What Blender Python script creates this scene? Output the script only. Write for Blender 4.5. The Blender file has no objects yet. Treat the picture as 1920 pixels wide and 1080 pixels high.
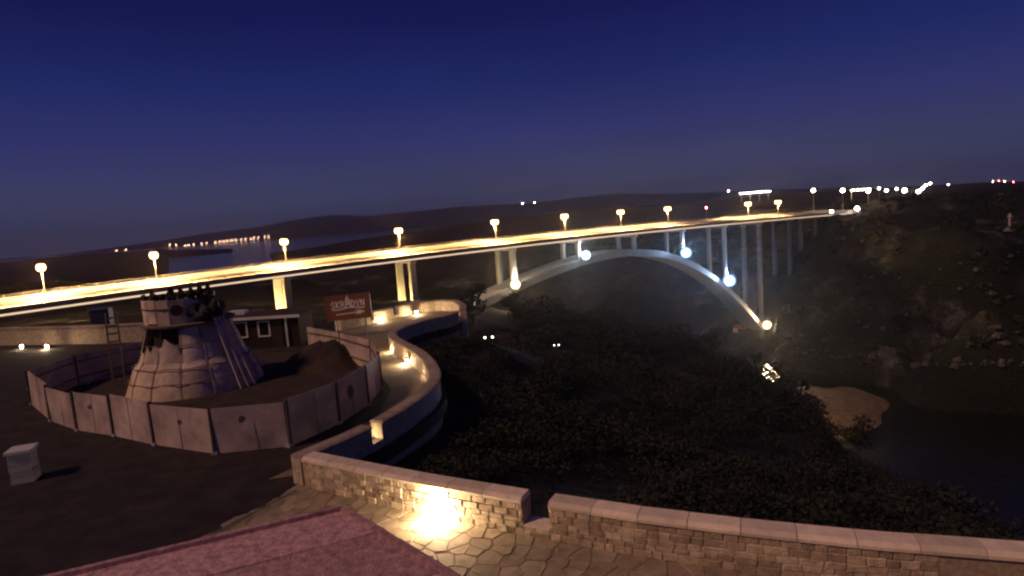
import bpy, math, random
import numpy as np
from mathutils import Vector, Matrix

random.seed(7)
rng = np.random.default_rng(7)
scene = bpy.context.scene
COL = scene.collection

# ------------------------------------------------------------------ camera
FPX, ROLL = 1150.0, math.radians(-4.17)            # focal length in pixels of a 1920 px wide frame
PITCH = math.radians(6.825)
EYE = Vector((0, 0, 8.0))
cam_data = bpy.data.cameras.new("camera")
cam = bpy.data.objects.new("camera", cam_data)
COL.objects.link(cam)
cam_data.sensor_width = 36.0
cam_data.lens = 36.0 * FPX / 1920.0
cam_data.clip_start, cam_data.clip_end = 0.1, 60000.0
ROT = Matrix.Rotation(math.pi / 2 - PITCH, 3, 'X') @ Matrix.Rotation(ROLL, 3, 'Z')
cam.location = EYE
cam.rotation_euler = ROT.to_euler()
scene.camera = cam

# ------------------------------------------------------------------ sky, dim town glow, exposure
SUN_AZ, SUN_EL = math.radians(242), math.radians(45)     # compass bearing seen from +Y, clockwise: behind and to the left
world = bpy.data.worlds.new("World")
scene.world = world
world.use_nodes = True
wn, wl = world.node_tree.nodes, world.node_tree.links
wn.clear()
sky = wn.new("ShaderNodeTexSky")
sky.sky_type = 'NISHITA'
sky.sun_disc = False
sky.sun_elevation = math.radians(-4.0)
sky.sun_rotation = SUN_AZ
sky.air_density, sky.dust_density, sky.ozone_density = 1.0, 0.6, 3.0
geo = wn.new("ShaderNodeTexCoord")
sep = wn.new("ShaderNodeSeparateXYZ")
ramp = wn.new("ShaderNodeValToRGB")
mapr = wn.new("ShaderNodeMapRange")
mapr.inputs['From Min'].default_value = -0.02
mapr.inputs['From Max'].default_value = 0.42
wl.new(geo.outputs['Generated'], sep.inputs[0])
wl.new(sep.outputs['Z'], mapr.inputs['Value'])
wl.new(mapr.outputs[0], ramp.inputs[0])
el = ramp.color_ramp.elements
el[0].position = 0.0; el[0].color = (0.058, 0.058, 0.110, 1)
el[1].position = 1.0; el[1].color = (0.004, 0.005, 0.055, 1)
for pos, c in ((0.184, (0.047, 0.053, 0.126)), (0.339, (0.029, 0.034, 0.142)), (0.514, (0.012, 0.021, 0.122)), (0.714, (0.007, 0.009, 0.080))):
    e = el.new(pos); e.color = (*c, 1)
mix = wn.new("ShaderNodeMixRGB"); mix.blend_type = 'ADD'; mix.inputs[0].default_value = 1.0
sk = wn.new("ShaderNodeMixRGB"); sk.blend_type = 'MULTIPLY'; sk.inputs[0].default_value = 1.0
sk.inputs[2].default_value = (0.05, 0.05, 0.05, 1)
bg = wn.new("ShaderNodeBackground"); bg.inputs['Strength'].default_value = 1.0
out = wn.new("ShaderNodeOutputWorld")
wl.new(sky.outputs[0], sk.inputs[1])
wl.new(sk.outputs[0], mix.inputs[1]); wl.new(ramp.outputs[0], mix.inputs[2])
cl = wn.new("ShaderNodeTexNoise"); cl.inputs['Scale'].default_value = 3.0; cl.inputs['Detail'].default_value = 6.0
cmap = wn.new("ShaderNodeMapping"); cmap.inputs['Scale'].default_value = (1, 1, 4)
cr = wn.new("ShaderNodeMapRange"); cr.inputs['To Min'].default_value = 0.84; cr.inputs['To Max'].default_value = 1.16
cm = wn.new("ShaderNodeMixRGB"); cm.blend_type = 'MULTIPLY'; cm.inputs[0].default_value = 1.0
wl.new(geo.outputs['Generated'], cmap.inputs['Vector']); wl.new(cmap.outputs[0], cl.inputs['Vector']); wl.new(cl.outputs['Fac'], cr.inputs['Value'])
wl.new(mix.outputs[0], cm.inputs[1]); wl.new(cr.outputs[0], cm.inputs[2])
wl.new(cm.outputs[0], bg.inputs['Color']); wl.new(bg.outputs[0], out.inputs['Surface'])

sun_data = bpy.data.lights.new("sun", 'SUN')
sun_data.energy = 1.2
sun_data.angle = math.radians(6)
sun_data.color = (1.0, 0.57, 0.38)
sun = bpy.data.objects.new("sun", sun_data)
COL.objects.link(sun)
to_sun = Vector((math.sin(SUN_AZ) * math.cos(SUN_EL), math.cos(SUN_AZ) * math.cos(SUN_EL), math.sin(SUN_EL)))
sun.rotation_euler = to_sun.to_track_quat('Z', 'Y').to_euler()

scene.view_settings.view_transform = 'Standard'
scene.view_settings.look = 'None'
scene.view_settings.exposure = 0.0
scene.view_settings.gamma = 1.0
scene.render.engine = 'CYCLES'
cy = scene.cycles
cy.use_denoising = True
cy.denoiser = 'OPENIMAGEDENOISE'
cy.max_bounces = 5
cy.diffuse_bounces = 2
cy.glossy_bounces = 2
cy.transmission_bounces = 2
cy.volume_bounces = 0
cy.sample_clamp_indirect = 3.0
cy.caustics_reflective = False
cy.caustics_refractive = False
cy.filter_width = 2.3

# ------------------------------------------------------------------ layout helpers
def ray(u, v):
    return ROT @ Vector(((u - 960) / FPX, -(v - 540) / FPX, -1.0))
def gp(u, v, z=0.0):                       # point of the horizontal level z seen at (u, v)
    d = ray(u, v); return EYE + d * ((z - EYE.z) / d.z)
def at_y(u, v, y):
    d = ray(u, v); return EYE + d * (y / d.y)
def at_d(u, v, dist):
    d = ray(u, v); return EYE + d * (dist / math.hypot(d.x, d.y))

# ------------------------------------------------------------------ materials
MATS = {}
def mat(name, color, rough=0.8, var=0.25, scale=3.0, bump=0.0, bscale=None, metal=0.0, color2=None, detail=6.0, spec=0.3):
    if name in MATS: return MATS[name]
    m = bpy.data.materials.new(name); m.use_nodes = True
    nt = m.node_tree; n, l = nt.nodes, nt.links
    b = n['Principled BSDF']
    b.inputs['Roughness'].default_value = rough
    b.inputs['Metallic'].default_value = metal
    b.inputs['Specular IOR Level'].default_value = spec
    tc = n.new('ShaderNodeTexCoord')
    g = n.new('ShaderNodeNewGeometry')
    no = n.new('ShaderNodeTexNoise'); no.inputs['Scale'].default_value = scale; no.inputs['Detail'].default_value = detail
    no.inputs['Roughness'].default_value = 0.65
    l.new(g.outputs['Position'], no.inputs['Vector'])
    r = n.new('ShaderNodeValToRGB')
    r.color_ramp.elements[0].position = 0.33; r.color_ramp.elements[1].position = 0.68
    c2 = color2 or tuple(min(1, c * (1 + var)) for c in color)
    c1 = color if color2 else tuple(c * (1 - var) for c in color)
    r.color_ramp.elements[0].color = (*c1, 1); r.color_ramp.elements[1].color = (*c2, 1)
    l.new(no.outputs['Fac'], r.inputs[0])
    oi = n.new('ShaderNodeObjectInfo')
    mr = n.new('ShaderNodeMapRange'); mr.inputs['To Min'].default_value = 0.82; mr.inputs['To Max'].default_value = 1.15
    l.new(oi.outputs['Random'], mr.inputs['Value'])
    mm = n.new('ShaderNodeMixRGB'); mm.blend_type = 'MULTIPLY'; mm.inputs[0].default_value = 1.0
    l.new(r.outputs[0], mm.inputs[1]); l.new(mr.outputs[0], mm.inputs[2])
    l.new(mm.outputs[0], b.inputs['Base Color'])
    if bump > 0:
        nb = n.new('ShaderNodeTexNoise'); nb.inputs['Scale'].default_value = bscale or scale * 4; nb.inputs['Detail'].default_value = 8
        l.new(g.outputs['Position'], nb.inputs['Vector'])
        bm = n.new('ShaderNodeBump'); bm.inputs['Strength'].default_value = bump; bm.inputs['Distance'].default_value = 0.05
        l.new(nb.outputs['Fac'], bm.inputs['Height']); l.new(bm.outputs[0], b.inputs['Normal'])
    MATS[name] = m
    return m
def glow(name, color, strength):
    if name in MATS: return MATS[name]
    m = bpy.data.materials.new(name); m.use_nodes = True
    n, l = m.node_tree.nodes, m.node_tree.links
    n.clear()
    e = n.new('ShaderNodeEmission'); e.inputs[0].default_value = (*color, 1); e.inputs[1].default_value = strength
    o = n.new('ShaderNodeOutputMaterial'); l.new(e.outputs[0], o.inputs['Surface'])
    MATS[name] = m
    return m

M_CONC = mat('concrete', (0.42, 0.40, 0.37), 0.85, 0.14, 0.35, 0.15, 2.0)
M_DECK = mat('deck_concrete', (0.46, 0.42, 0.36), 0.8, 0.2, 0.3)
M_STEEL = mat('painted_steel', (0.22, 0.20, 0.19), 0.55, 0.15, 0.5)
M_POLE = mat('galvanised_pole', (0.34, 0.33, 0.32), 0.5, 0.1, 1.0, metal=0.2)
M_STONE = mat('limestone', (0.60, 0.49, 0.34), 0.85, 0.30, 4.0, 0.6, 18)
M_STONE2 = mat('limestone_dark', (0.44, 0.35, 0.24), 0.88, 0.30, 4.0, 0.6, 18)
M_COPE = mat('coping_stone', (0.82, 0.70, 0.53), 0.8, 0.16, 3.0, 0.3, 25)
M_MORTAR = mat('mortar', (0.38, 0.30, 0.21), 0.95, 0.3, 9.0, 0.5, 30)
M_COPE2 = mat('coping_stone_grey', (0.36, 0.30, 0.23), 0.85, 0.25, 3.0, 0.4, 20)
M_KERB = mat('kerb', (0.11, 0.09, 0.075), 0.9, 0.3, 3.0, 0.4, 20)
M_FLAG = mat('flagstone', (0.30, 0.24, 0.17), 0.8, 0.28, 2.5, 0.4, 14)
M_ASPH = mat('asphalt', (0.013, 0.010, 0.010), 0.9, 0.5, 1.1, 0.6, 30, color2=(0.042, 0.033, 0.031), detail=12)
M_PATH = mat('path_gravel', (0.21, 0.165, 0.11), 0.9, 0.25, 1.3, 0.5, 12)
M_BOARD = mat('hoarding_board', (0.52, 0.42, 0.36), 0.75, 0.38, 0.8, 0.1, 12)
M_BOARDB = mat('hoarding_post', (0.09, 0.075, 0.07), 0.8, 0.2, 3.0)
M_SHEET = mat('sheeting', (0.68, 0.55, 0.41), 0.7, 0.34, 1.1, 0.5, 3)
M_SHEET2 = mat('sheeting_darker', (0.64, 0.52, 0.40), 0.7, 0.32, 1.1, 0.5, 3)
M_ROPE = mat('rope', (0.20, 0.15, 0.11), 0.9, 0.2, 8)
M_DARKW = mat('dark_timber', (0.045, 0.032, 0.026), 0.9, 0.3, 3)
M_WOOD = mat('timber', (0.22, 0.16, 0.11), 0.85, 0.3, 4)
M_LEAF = mat('leaf', (0.006, 0.009, 0.007), 0.75, 0.5, 0.30, color2=(0.030, 0.033, 0.022))
M_BARK = mat('bark', (0.09, 0.07, 0.05), 0.95, 0.3, 6)
M_EARTH = mat('earth', (0.050, 0.037, 0.029), 0.95, 0.35, 1.4, 0.8, 6)
M_RUBBLE = mat('rubble', (0.24, 0.22, 0.21), 0.95, 0.3, 1.6, 0.8, 7)
M_WHITE = mat('white_paint', (0.72, 0.70, 0.66), 0.6, 0.08, 2.0)
M_RED = mat('dark_red_wall', (0.030, 0.014, 0.013), 0.8, 0.2, 2.0)
M_GLASS = mat('dark_window', (0.012, 0.013, 0.016), 0.08, 0.1, 1.0, spec=0.6)
M_SIGN = mat('sign_brown', (0.24, 0.085, 0.052), 0.5, 0.12, 1.2)
M_SIGNW = mat('sign_white', (0.85, 0.82, 0.80), 0.5, 0.05, 2.0)
M_ROOF = mat('roof_felt', (0.56, 0.34, 0.35), 0.92, 0.42, 16, 0.5, 60, detail=9)
M_METAL = mat('dark_metal', (0.05, 0.05, 0.05), 0.5, 0.1, 5, metal=0.4)
M_BLUE = mat('blue_plastic', (0.03, 0.045, 0.10), 0.5, 0.15, 2)
M_MOUND = mat('glow_mound', (0.12, 0.085, 0.045), 0.95, 0.45, 0.35, 0.5, 1.5)  # golden tone stands in for light glowing on the water
M_TILE = mat('roof_tile', (0.22, 0.10, 0.07), 0.9, 0.2, 1)
M_RENDER = mat('house_render', (0.5, 0.46, 0.40), 0.9, 0.15, 1)
G_SODIUM = glow('sodium_lamp', (1.0, 0.58, 0.22), 9)
G_FAR = glow('far_lamp', (1.0, 0.70, 0.38), 60)
G_FARW = glow('far_lamp_white', (1.0, 0.85, 0.75), 60)
G_REDL = glow('red_lamp', (1.0, 0.12, 0.12), 60)
G_WARM = glow('warm_floodlight', (1.0, 0.66, 0.34), 10)
G_COOL = glow('white_floodlight', (0.80, 0.92, 1.0), 9)
G_BLUEW = glow('blue_white_floodlight', (0.36, 0.60, 1.0), 9)
G_WALL = glow('wall_lamp', (1.0, 0.80, 0.55), 110)
G_STRIP = glow('lit_ledge_glow', (1.0, 0.70, 0.46), 1.0)  # emission imitates lamplight along the bridge ledge
G_WIN = glow('lit_window', (1.0, 0.58, 0.34), 26)

def terrain_material():
    m = bpy.data.materials.new('scrub_and_rock'); m.use_nodes = True
    n, l = m.node_tree.nodes, m.node_tree.links
    b = n['Principled BSDF']; b.inputs['Roughness'].default_value = 0.95; b.inputs['Specular IOR Level'].default_value = 0.1
    g = n.new('ShaderNodeNewGeometry')
    a = n.new('ShaderNodeTexNoise'); a.inputs['Scale'].default_value = 0.045; a.inputs['Detail'].default_value = 9; a.inputs['Roughness'].default_value = 0.68
    c = n.new('ShaderNodeTexNoise'); c.inputs['Scale'].default_value = 0.9; c.inputs['Detail'].default_value = 6
    for t in (a, c): l.new(g.outputs['Position'], t.inputs['Vector'])
    r = n.new('ShaderNodeValToRGB')
    r.color_ramp.elements[0].position = 0.50; r.color_ramp.elements[0].color = (0.012, 0.014, 0.012, 1)
    r.color_ramp.elements[1].position = 0.66; r.color_ramp.elements[1].color = (0.085, 0.085, 0.088, 1)
    e = r.color_ramp.elements.new(0.57); e.color = (0.027, 0.026, 0.025, 1)
    l.new(a.outputs['Fac'], r.inputs[0])
    mr = n.new('ShaderNodeMapRange'); mr.inputs['To Min'].default_value = 0.45; mr.inputs['To Max'].default_value = 1.5
    l.new(c.outputs['Fac'], mr.inputs['Value'])
    mm = n.new('ShaderNodeMixRGB'); mm.blend_type = 'MULTIPLY'; mm.inputs[0].default_value = 1
    l.new(r.outputs[0], mm.inputs[1]); l.new(mr.outputs[0], mm.inputs[2]); l.new(mm.outputs[0], b.inputs['Base Color'])
    bp = n.new('ShaderNodeBump'); bp.inputs['Strength'].default_value = 1.0; bp.inputs['Distance'].default_value = 1.2
    l.new(c.outputs['Fac'], bp.inputs['Height']); l.new(bp.outputs[0], b.inputs['Normal'])
    return m
M_TERR = terrain_material()
M_HILL = mat('far_scrub', (0.018, 0.011, 0.013), 0.95, 0.35, 0.004, spec=0.05)

def water_material():
    m = bpy.data.materials.new('river_water'); m.use_nodes = True
    n, l = m.node_tree.nodes, m.node_tree.links
    b = n['Principled BSDF']
    b.inputs['Base Color'].default_value = (0.006, 0.008, 0.010, 1)
    b.inputs['Roughness'].default_value = 0.12
    b.inputs['IOR'].default_value = 1.33
    g = n.new('ShaderNodeNewGeometry')
    a = n.new('ShaderNodeTexNoise'); a.inputs['Scale'].default_value = 0.35; a.inputs['Detail'].default_value = 5
    l.new(g.outputs['Position'], a.inputs['Vector'])
    bp = n.new('ShaderNodeBump'); bp.inputs['Strength'].default_value = 0.45; bp.inputs['Distance'].default_value = 0.8
    l.new(a.outputs['Fac'], bp.inputs['Height']); l.new(bp.outputs[0], b.inputs['Normal'])
    return m
M_WATER = water_material()

# ------------------------------------------------------------------ mesh helpers
class MB:
    def __init__(self): self.v, self.f = [], []
    def add(self, vs, fs):
        b = len(self.v); self.v += [tuple(x) for x in vs]; self.f += [tuple(i + b for i in q) for q in fs]; return self
    def box(self, c, s, rz=0.0, mtx=None):
        x, y, z = s[0] / 2, s[1] / 2, s[2] / 2
        vs = [Vector(p) for p in ((-x,-y,-z),(x,-y,-z),(x,y,-z),(-x,y,-z),(-x,-y,z),(x,-y,z),(x,y,z),(-x,y,z))]
        R = mtx if mtx is not None else Matrix.Rotation(rz, 3, 'Z')
        return self.add([R @ p + Vector(c) for p in vs], [(3,2,1,0),(4,5,6,7),(0,1,5,4),(1,2,6,5),(2,3,7,6),(3,0,4,7)])
    def hexa(self, p):       # eight points: bottom ring then top ring
        return self.add(p, [(3,2,1,0),(4,5,6,7),(0,1,5,4),(1,2,6,5),(2,3,7,6),(3,0,4,7)])
    def bar(self, a, b, w, d=None, up=(0, 0, 1)):
        a, b = Vector(a), Vector(b); t = (b - a)
        L = t.length
        if L < 1e-6: return self
        t.normalize(); s = t.cross(Vector(up))
        if s.length < 1e-4: s = t.cross(Vector((1, 0, 0)))
        s.normalize(); q = s.cross(t)
        R = Matrix((s, t, q)).transposed()
        return self.box((a + b) / 2, (w, L, d or w), mtx=R)
    def tube(self, pts, r, n=8, cap=True):
        pts = [Vector(p) for p in pts]; rs = r if isinstance(r, (list, tuple)) else [r] * len(pts)
        rings = []
        for i, p in enumerate(pts):
            t = (pts[min(i + 1, len(pts) - 1)] - pts[max(i - 1, 0)]).normalized()
            s = t.cross(Vector((0, 0, 1)))
            if s.length < 1e-3: s = Vector((1, 0, 0))
            s.normalize(); q = s.cross(t)
            rings.append([p + (s * math.cos(a) + q * math.sin(a)) * rs[i] for a in [2 * math.pi * k / n for k in range(n)]])
        vs = [p for rg in rings for p in rg]; fs = []
        for i in range(len(pts) - 1):
            for k in range(n):
                fs.append((i * n + k, i * n + (k + 1) % n, (i + 1) * n + (k + 1) % n, (i + 1) * n + k))
        if cap: fs += [tuple(range(n)), tuple(reversed(range((len(pts) - 1) * n, len(pts) * n)))]
        return self.add(vs, fs)
    def lathe(self, prof, n=24, c=(0, 0, 0), a0=0.0, a1=2 * math.pi):
        full = abs(a1 - a0 - 2 * math.pi) < 1e-6
        m = n if full else n + 1
        vs = [(c[0] + r * math.cos(a0 + (a1 - a0) * k / n), c[1] + r * math.sin(a0 + (a1 - a0) * k / n), c[2] + z) for r, z in prof for k in range(m)]
        fs = []
        for i in range(len(prof) - 1):
            for k in range(n):
                k2 = (k + 1) % m
                fs.append((i * m + k, i * m + k2, (i + 1) * m + k2, (i + 1) * m + k))
        return self.add(vs, fs)
    def prism(self, poly, z0, z1):
        n = len(poly)
        vs = [(p[0], p[1], z0) for p in poly] + [(p[0], p[1], z1) for p in poly]
        fs = [tuple(reversed(range(n))), tuple(range(n, 2 * n))] + [(i, (i + 1) % n, n + (i + 1) % n, n + i) for i in range(n)]
        return self.add(vs, fs)
    def build(self, name, m, parent=None, smooth=False):
        me = bpy.data.meshes.new(name)
        me.from_pydata(self.v, [], self.f); me.update()
        me.materials.append(m)
        if smooth: me.polygons.foreach_set('use_smooth', [True] * len(me.polygons))
        return link(name, me, parent)
def link(name, data, parent=None):
    o = bpy.data.objects.new(name, data); COL.objects.link(o)
    if parent is not None:
        o.parent = parent
        o.matrix_parent_inverse = Matrix.LocRotScale(parent.location, parent.rotation_euler, None).inverted() if parent.parent is None and isinstance(parent.get('_w'), int) else Matrix.Identity(4)
    return o
def empty(name, loc, label, cat, group=None, rz=0.0):        # parts of it are given in local coordinates
    o = bpy.data.objects.new(name, None); COL.objects.link(o)
    o.location = loc; o.rotation_euler = (0, 0, rz); o.empty_display_size = 0.3
    return tag(o, label, cat, group)
def tag(o, label, cat, group=None):
    o['label'] = label; o['category'] = cat
    if group: o['group'] = group
    return o
def kind(o, k): o['kind'] = k; return o
def lamp(name, loc, energy, color, parent=None, spot=None, aim=None, radius=0.3, blend=0.6):
    d = bpy.data.lights.new(name, 'SPOT' if spot else 'POINT')
    d.energy = energy; d.color = color; d.shadow_soft_size = radius
    if spot: d.spot_size = math.radians(spot); d.spot_blend = blend
    o = bpy.data.objects.new(name, d); COL.objects.link(o)
    if parent is not None: o.parent = parent
    o.location = loc
    if aim is not None:
        o.rotation_euler = (-Vector(aim)).to_track_quat('Z', 'Y').to_euler()
    return o
def arc_line(pts):               # polyline by arc length: (length, function t -> point, tangent)
    P = [Vector((p[0], p[1], 0)) for p in pts]
    acc = [0.0]
    for a, b in zip(P, P[1:]): acc.append(acc[-1] + (b - a).length)
    def at(t):
        t = max(0.0, min(acc[-1], t))
        for i in range(len(P) - 1):
            if t <= acc[i + 1] or i == len(P) - 2:
                k = (t - acc[i]) / max(1e-9, acc[i + 1] - acc[i]); return P[i].lerp(P[i + 1], k)
    def tan(t):
        return (at(t + 0.25) - at(t - 0.25)).normalized()
    return acc[-1], at, tan
def spline(pts, n=8):            # Catmull-Rom
    P = [Vector((*p, 0)[:3]) for p in pts]; o = []
    for i in range(len(P) - 1):
        a, b, c, d = P[max(i - 1, 0)], P[i], P[i + 1], P[min(i + 2, len(P) - 1)]
        for k in range(n):
            t = k / n
            o.append(0.5 * ((2 * b) + (c - a) * t + (2 * a - 5 * b + 4 * c - d) * t * t + (3 * b - a - 3 * c + d) * t ** 3))
    o.append(P[-1])
    return o

# ------------------------------------------------------------------ bridge axis
B0 = Vector((-119.93, 150.0, 0)); BD = Vector((0.80424, 0.59430, 0)); BN = Vector((0.59430, -0.80424, 0))
ds = [(-80, -7.6), (4.6, -5.3), (29.2, -4.3), (64.1, -3.3), (102.7, -2.6), (143.2, -2.6), (178.8, -2.7), (212.5, -3.0), (245, -3.3), (275, -3.5), (312, -3.7), (343, -4.1), (414, -5.3), (440, -5.8)]
_dc = np.polyfit([a for a, b in ds], [b for a, b in ds], 4)
def zdeck(s): return float(np.polyval(_dc, s))
def BP(s, off=0.0, z=0.0):
    p = B0 + BD * s + BN * off; return Vector((p.x, p.y, z))
az_ = [(108, -30.5), (131, -23.9), (147.5, -20.1), (161.6, -17.2), (182, -14.0), (198, -12.2), (215, -12.6), (232, -15.4), (247.5, -20.0), (265, -27.3), (283, -37.5), (303, -53.5), (314, -63)]
_ac = np.polyfit([a for a, b in az_], [b for a, b in az_], 5)
def zarch(s): return float(np.polyval(_ac, s))
WZ = -76.0

# ------------------------------------------------------------------ terrain
ctrl = []
# ground just outside the terrace walls
side_pts = [(-4.9, 19.4, -0.8), (-2.6, 23.0, -0.9), (-1.6, 27.0, -1.0), (-2.2, 31.5, -1.0), (-3.4, 35, -1.0), (-5.2, 38.5, -0.9), (-5.4, 41.2, -0.8), (-3.4, 43.4, -0.8), (-2.4, 46.4, -0.9), (-2.4, 50.5, -1.2), (-3.2, 54.5, -1.6), (-6.6, 56.6, -1.8),
            (-9.6, 55.4, -1.8), (-13, 51, -1.8), (-2.5, 18.4, -1.6), (0.8, 16.6, -1.7), (3.6, 15.2, -1.9), (6.5, 14.2, -2.1), (10, 13.2, -2.4)]
def C(x, y, z): ctrl.append((x, y, z))
def Cu(u, v, D):
    p = at_d(u, v, D); C(p.x, p.y, p.z); return p
for x, y in ((0, 0), (-30, 0), (-60, 20), (-20, 20), (-40, 40), (-12, 30), (-20, 45), (-10, 44), (-60, 45), (10, -10), (14, 4), (-9, 48), (-25, 52), (0, -50), (-90, 0), (60, -50), (-100, 50)):
    C(x, y, -1.6)
for u, v, D in ((900, 640, 75), (1000, 700, 60), (1000, 800, 40), (1000, 900, 27), (1300, 930, 26), (1300, 800, 45), (1300, 700, 75), (1500, 900, 36), (1500, 800, 60), (880, 760, 34), (900, 690, 52),
                (1450, 726, 95), (1570, 795, 80), (1650, 895, 60), (1760, 1000, 45), (1350, 686, 105), (1200, 642, 120), (1100, 610, 130), (1000, 602, 125), (900, 592, 115), (860, 600, 90), (1400, 755, 70), (1200, 690, 80)):
    Cu(u, v, D)
def drop(u, D, pairs):
    for dd, z in pairs:
        p = at_d(u, 600, D + dd); C(p.x, p.y, z)
drop(1200, 120, ((35, -42), (70, -66), (105, -83)))
drop(1350, 105, ((35, -42), (70, -66), (105, -83)))
drop(1450, 95, ((30, -42), (60, -66), (95, -83)))
drop(1570, 80, ((30, -44), (60, -66), (90, -83)))
drop(1680, 60, ((30, -44), (60, -66), (90, -83)))
drop(1800, 50, ((30, -40), (60, -64), (95, -83)))
drop(2050, 50, ((30, -40), (60, -64), (95, -83)))
drop(1100, 130, ((40, -32), (80, -52), (120, -74), (150, -83)))
drop(1000, 125, ((50, -24), (90, -33), (140, -56), (190, -80)))
drop(900, 115, ((45, -15), (90, -22), (125, -28), (180, -52), (240, -80)))
for s, z in ((-80, -9), (-40, -10), (0, -13), (30, -15), (61, -18), (104, -24), (130, -28), (147, -33), (165, -47), (185, -62), (205, -80), (240, -86), (280, -84), (304, -77), (313, -64), (330, -52), (350, -40), (375, -27), (400, -14), (425, -7), (470, -6)):
    p = BP(s); C(p.x, p.y, z)
for u, v in ((1150, 626), (1210, 636), (1300, 642), (1428, 655), (1490, 664), (1560, 675), (1630, 685), (1700, 692), (1775, 694), (1850, 695), (1925, 697), (2000, 698), (2080, 700)):
    p = gp(u, v, WZ); C(p.x, p.y, WZ - 0.1)
    q = p * 0.96; C(q.x, q.y, WZ - 3.5)
    q = p * 0.90; C(q.x, q.y, WZ - 7)
for u in range(1470, 2060, 42):
    I_ = lambda ys: float(np.interp(u, [1480, 1560, 1700, 1850, 2000], ys))
    for v, ys in ((620, (330, 316, 297, 285, 283)), (560, (352, 346, 324, 314, 312)), (500, (390, 374, 350, 340, 342))): Cu(u, v, I_(ys))
for u, v, D in ((1560, 430, 400), (1560, 402, 418), (1700, 420, 400), (1700, 375, 480), (1850, 432, 385), (1850, 385, 460), (2000, 440, 385), (2000, 400, 430), (1630, 402, 430), (1630, 440, 396), (1775, 430, 392), (1925, 436, 384),
                (1000, 560, 430), (1000, 520, 500), (1000, 480, 620), (1150, 560, 430), (1150, 500, 540), (1280, 560, 420), (1280, 500, 520), (1380, 500, 480), (1480, 440, 470), (1480, 420, 520)):
    Cu(u, v, D)
for x, y, z in ((-300, 100, -8), (-300, 300, -12), (-300, 600, -45), (-100, 300, -24), (-100, 600, -50), (0, 400, -36), (-60, 450, -34), (-150, 450, -32), (60, 700, -30), (200, 700, -14), (-400, 800, -86), (0, 800, -70), (300, 600, -10), (450, 600, -8),
                (420, 300, -20), (420, 420, -10), (650, 300, -10), (650, 600, -8), (700, 800, -8), (450, 60, -20), (-450, 0, -5), (-450, 400, -14), (-200, 250, -16), (-450, 600, -25), (-450, -60, -3), (700, -60, -10), (300, -60, -40), (60, 230, -84), (300, 800, -10), (330, 100, -84)):
    C(x, y, z)
for u in (1480, 1560, 1650, 1750, 1850, 1950, 2050):
    for v in (735, 780, 840, 900, 960):
        if v > 705 + (1760 - u) * 0.3 + 60 and u < 1600: continue
        p = gp(u, v, WZ)
        if math.hypot(p.x, p.y) > 150: C(p.x, p.y, -85)
for i_ in range(0, len(side_pts)):
    C(side_pts[i_][0], side_pts[i_][1], side_pts[i_][2])
cp = np.array(ctrl)
def _phi(a, b):
    return np.sqrt(((a[:, None, :] - b[None, :, :]) ** 2).sum(-1) + 16.0)
n_c = len(cp)
K = np.zeros((n_c + 3, n_c + 3))
K[:n_c, :n_c] = _phi(cp[:, :2], cp[:, :2]) - np.eye(n_c) * 2.0
K[:n_c, n_c] = 1; K[:n_c, n_c + 1:] = cp[:, :2]; K[n_c:, :n_c] = K[:n_c, n_c:].T
w_ = np.linalg.solve(K, np.concatenate([cp[:, 2], np.zeros(3)]))
def _noise2(x, y):
    r = np.zeros_like(x)
    g = np.random.default_rng(3)
    for k in range(28):
        f = 0.012 * 1.17 ** k; a = g.uniform(0, 6.28); ph = g.uniform(0, 6.28)
        r += np.sin((x * math.cos(a) + y * math.sin(a)) * f * 6.28 + ph) * 0.9 / 1.13 ** k
    return r
# outline of the built terrace, so that the rough ground stays under it
def terrain_z(x, y):
    x, y = np.atleast_1d(np.asarray(x, float)), np.atleast_1d(np.asarray(y, float))
    pts = np.stack([x.ravel(), y.ravel()], 1); z = np.empty(len(pts))
    for i in range(0, len(pts), 4000):
        q = pts[i:i + 4000]
        z[i:i + 4000] = _phi(q, cp[:, :2]) @ w_[:n_c] + w_[n_c] + q @ w_[n_c + 1:]
    D = np.hypot(pts[:, 0], pts[:, 1])
    wet = np.clip((z - WZ) / 14, 0.06, 1)
    amp = wet * np.clip((D - 30) / 120, 0, 1) * 0.55 + wet * np.clip((D - 260) / 200, 0, 1) * 0.9
    z = z + _noise2(pts[:, 0], pts[:, 1]) * amp
    t = np.clip((D - 26) / 30, 0, 1)
    inside = (pts[:, 0] < -3.0) & (pts[:, 1] < 56) | (pts[:, 1] < 10) & (pts[:, 0] < 16)
    z = np.where(inside, np.minimum(z, -0.6), z)
    return z.reshape(x.shape)
def tz(x, y): return float(terrain_z([x], [y])[0])
def hit(u, v, d0=20.0, d1=700.0):
    d = ray(u, v); h = math.hypot(d.x, d.y)
    D = np.arange(d0, d1, 0.5); X, Y, Z = EYE.x + d.x / h * D, EYE.y + d.y / h * D, EYE.z + d.z / h * D
    g = terrain_z(X, Y); k = np.argmax(Z < g)
    return Vector((X[k], Y[k], g[k]))
gx = np.concatenate([np.arange(-460, -60, 8.0), np.arange(-60, -12, 3.0), np.arange(-12, 24, 1.2), np.arange(24, 300, 3.0), np.arange(300, 720, 7.0)])
gy = np.concatenate([np.arange(-60, 9, 3.0), np.arange(9, 60, 1.2), np.arange(60, 200, 3.0), np.arange(200, 480, 4.0), np.arange(480, 830, 9.0)])
GX, GY = np.meshgrid(gx, gy)
GZ = terrain_z(GX, GY)
nx, ny = len(gx), len(gy)
tv = np.stack([GX.ravel(), GY.ravel(), GZ.ravel()], 1)
ii = (np.arange(ny - 1)[:, None] * nx + np.arange(nx - 1)[None, :]).ravel()
tf = np.stack([ii, ii + 1, ii + nx + 1, ii + nx], 1)
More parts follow.
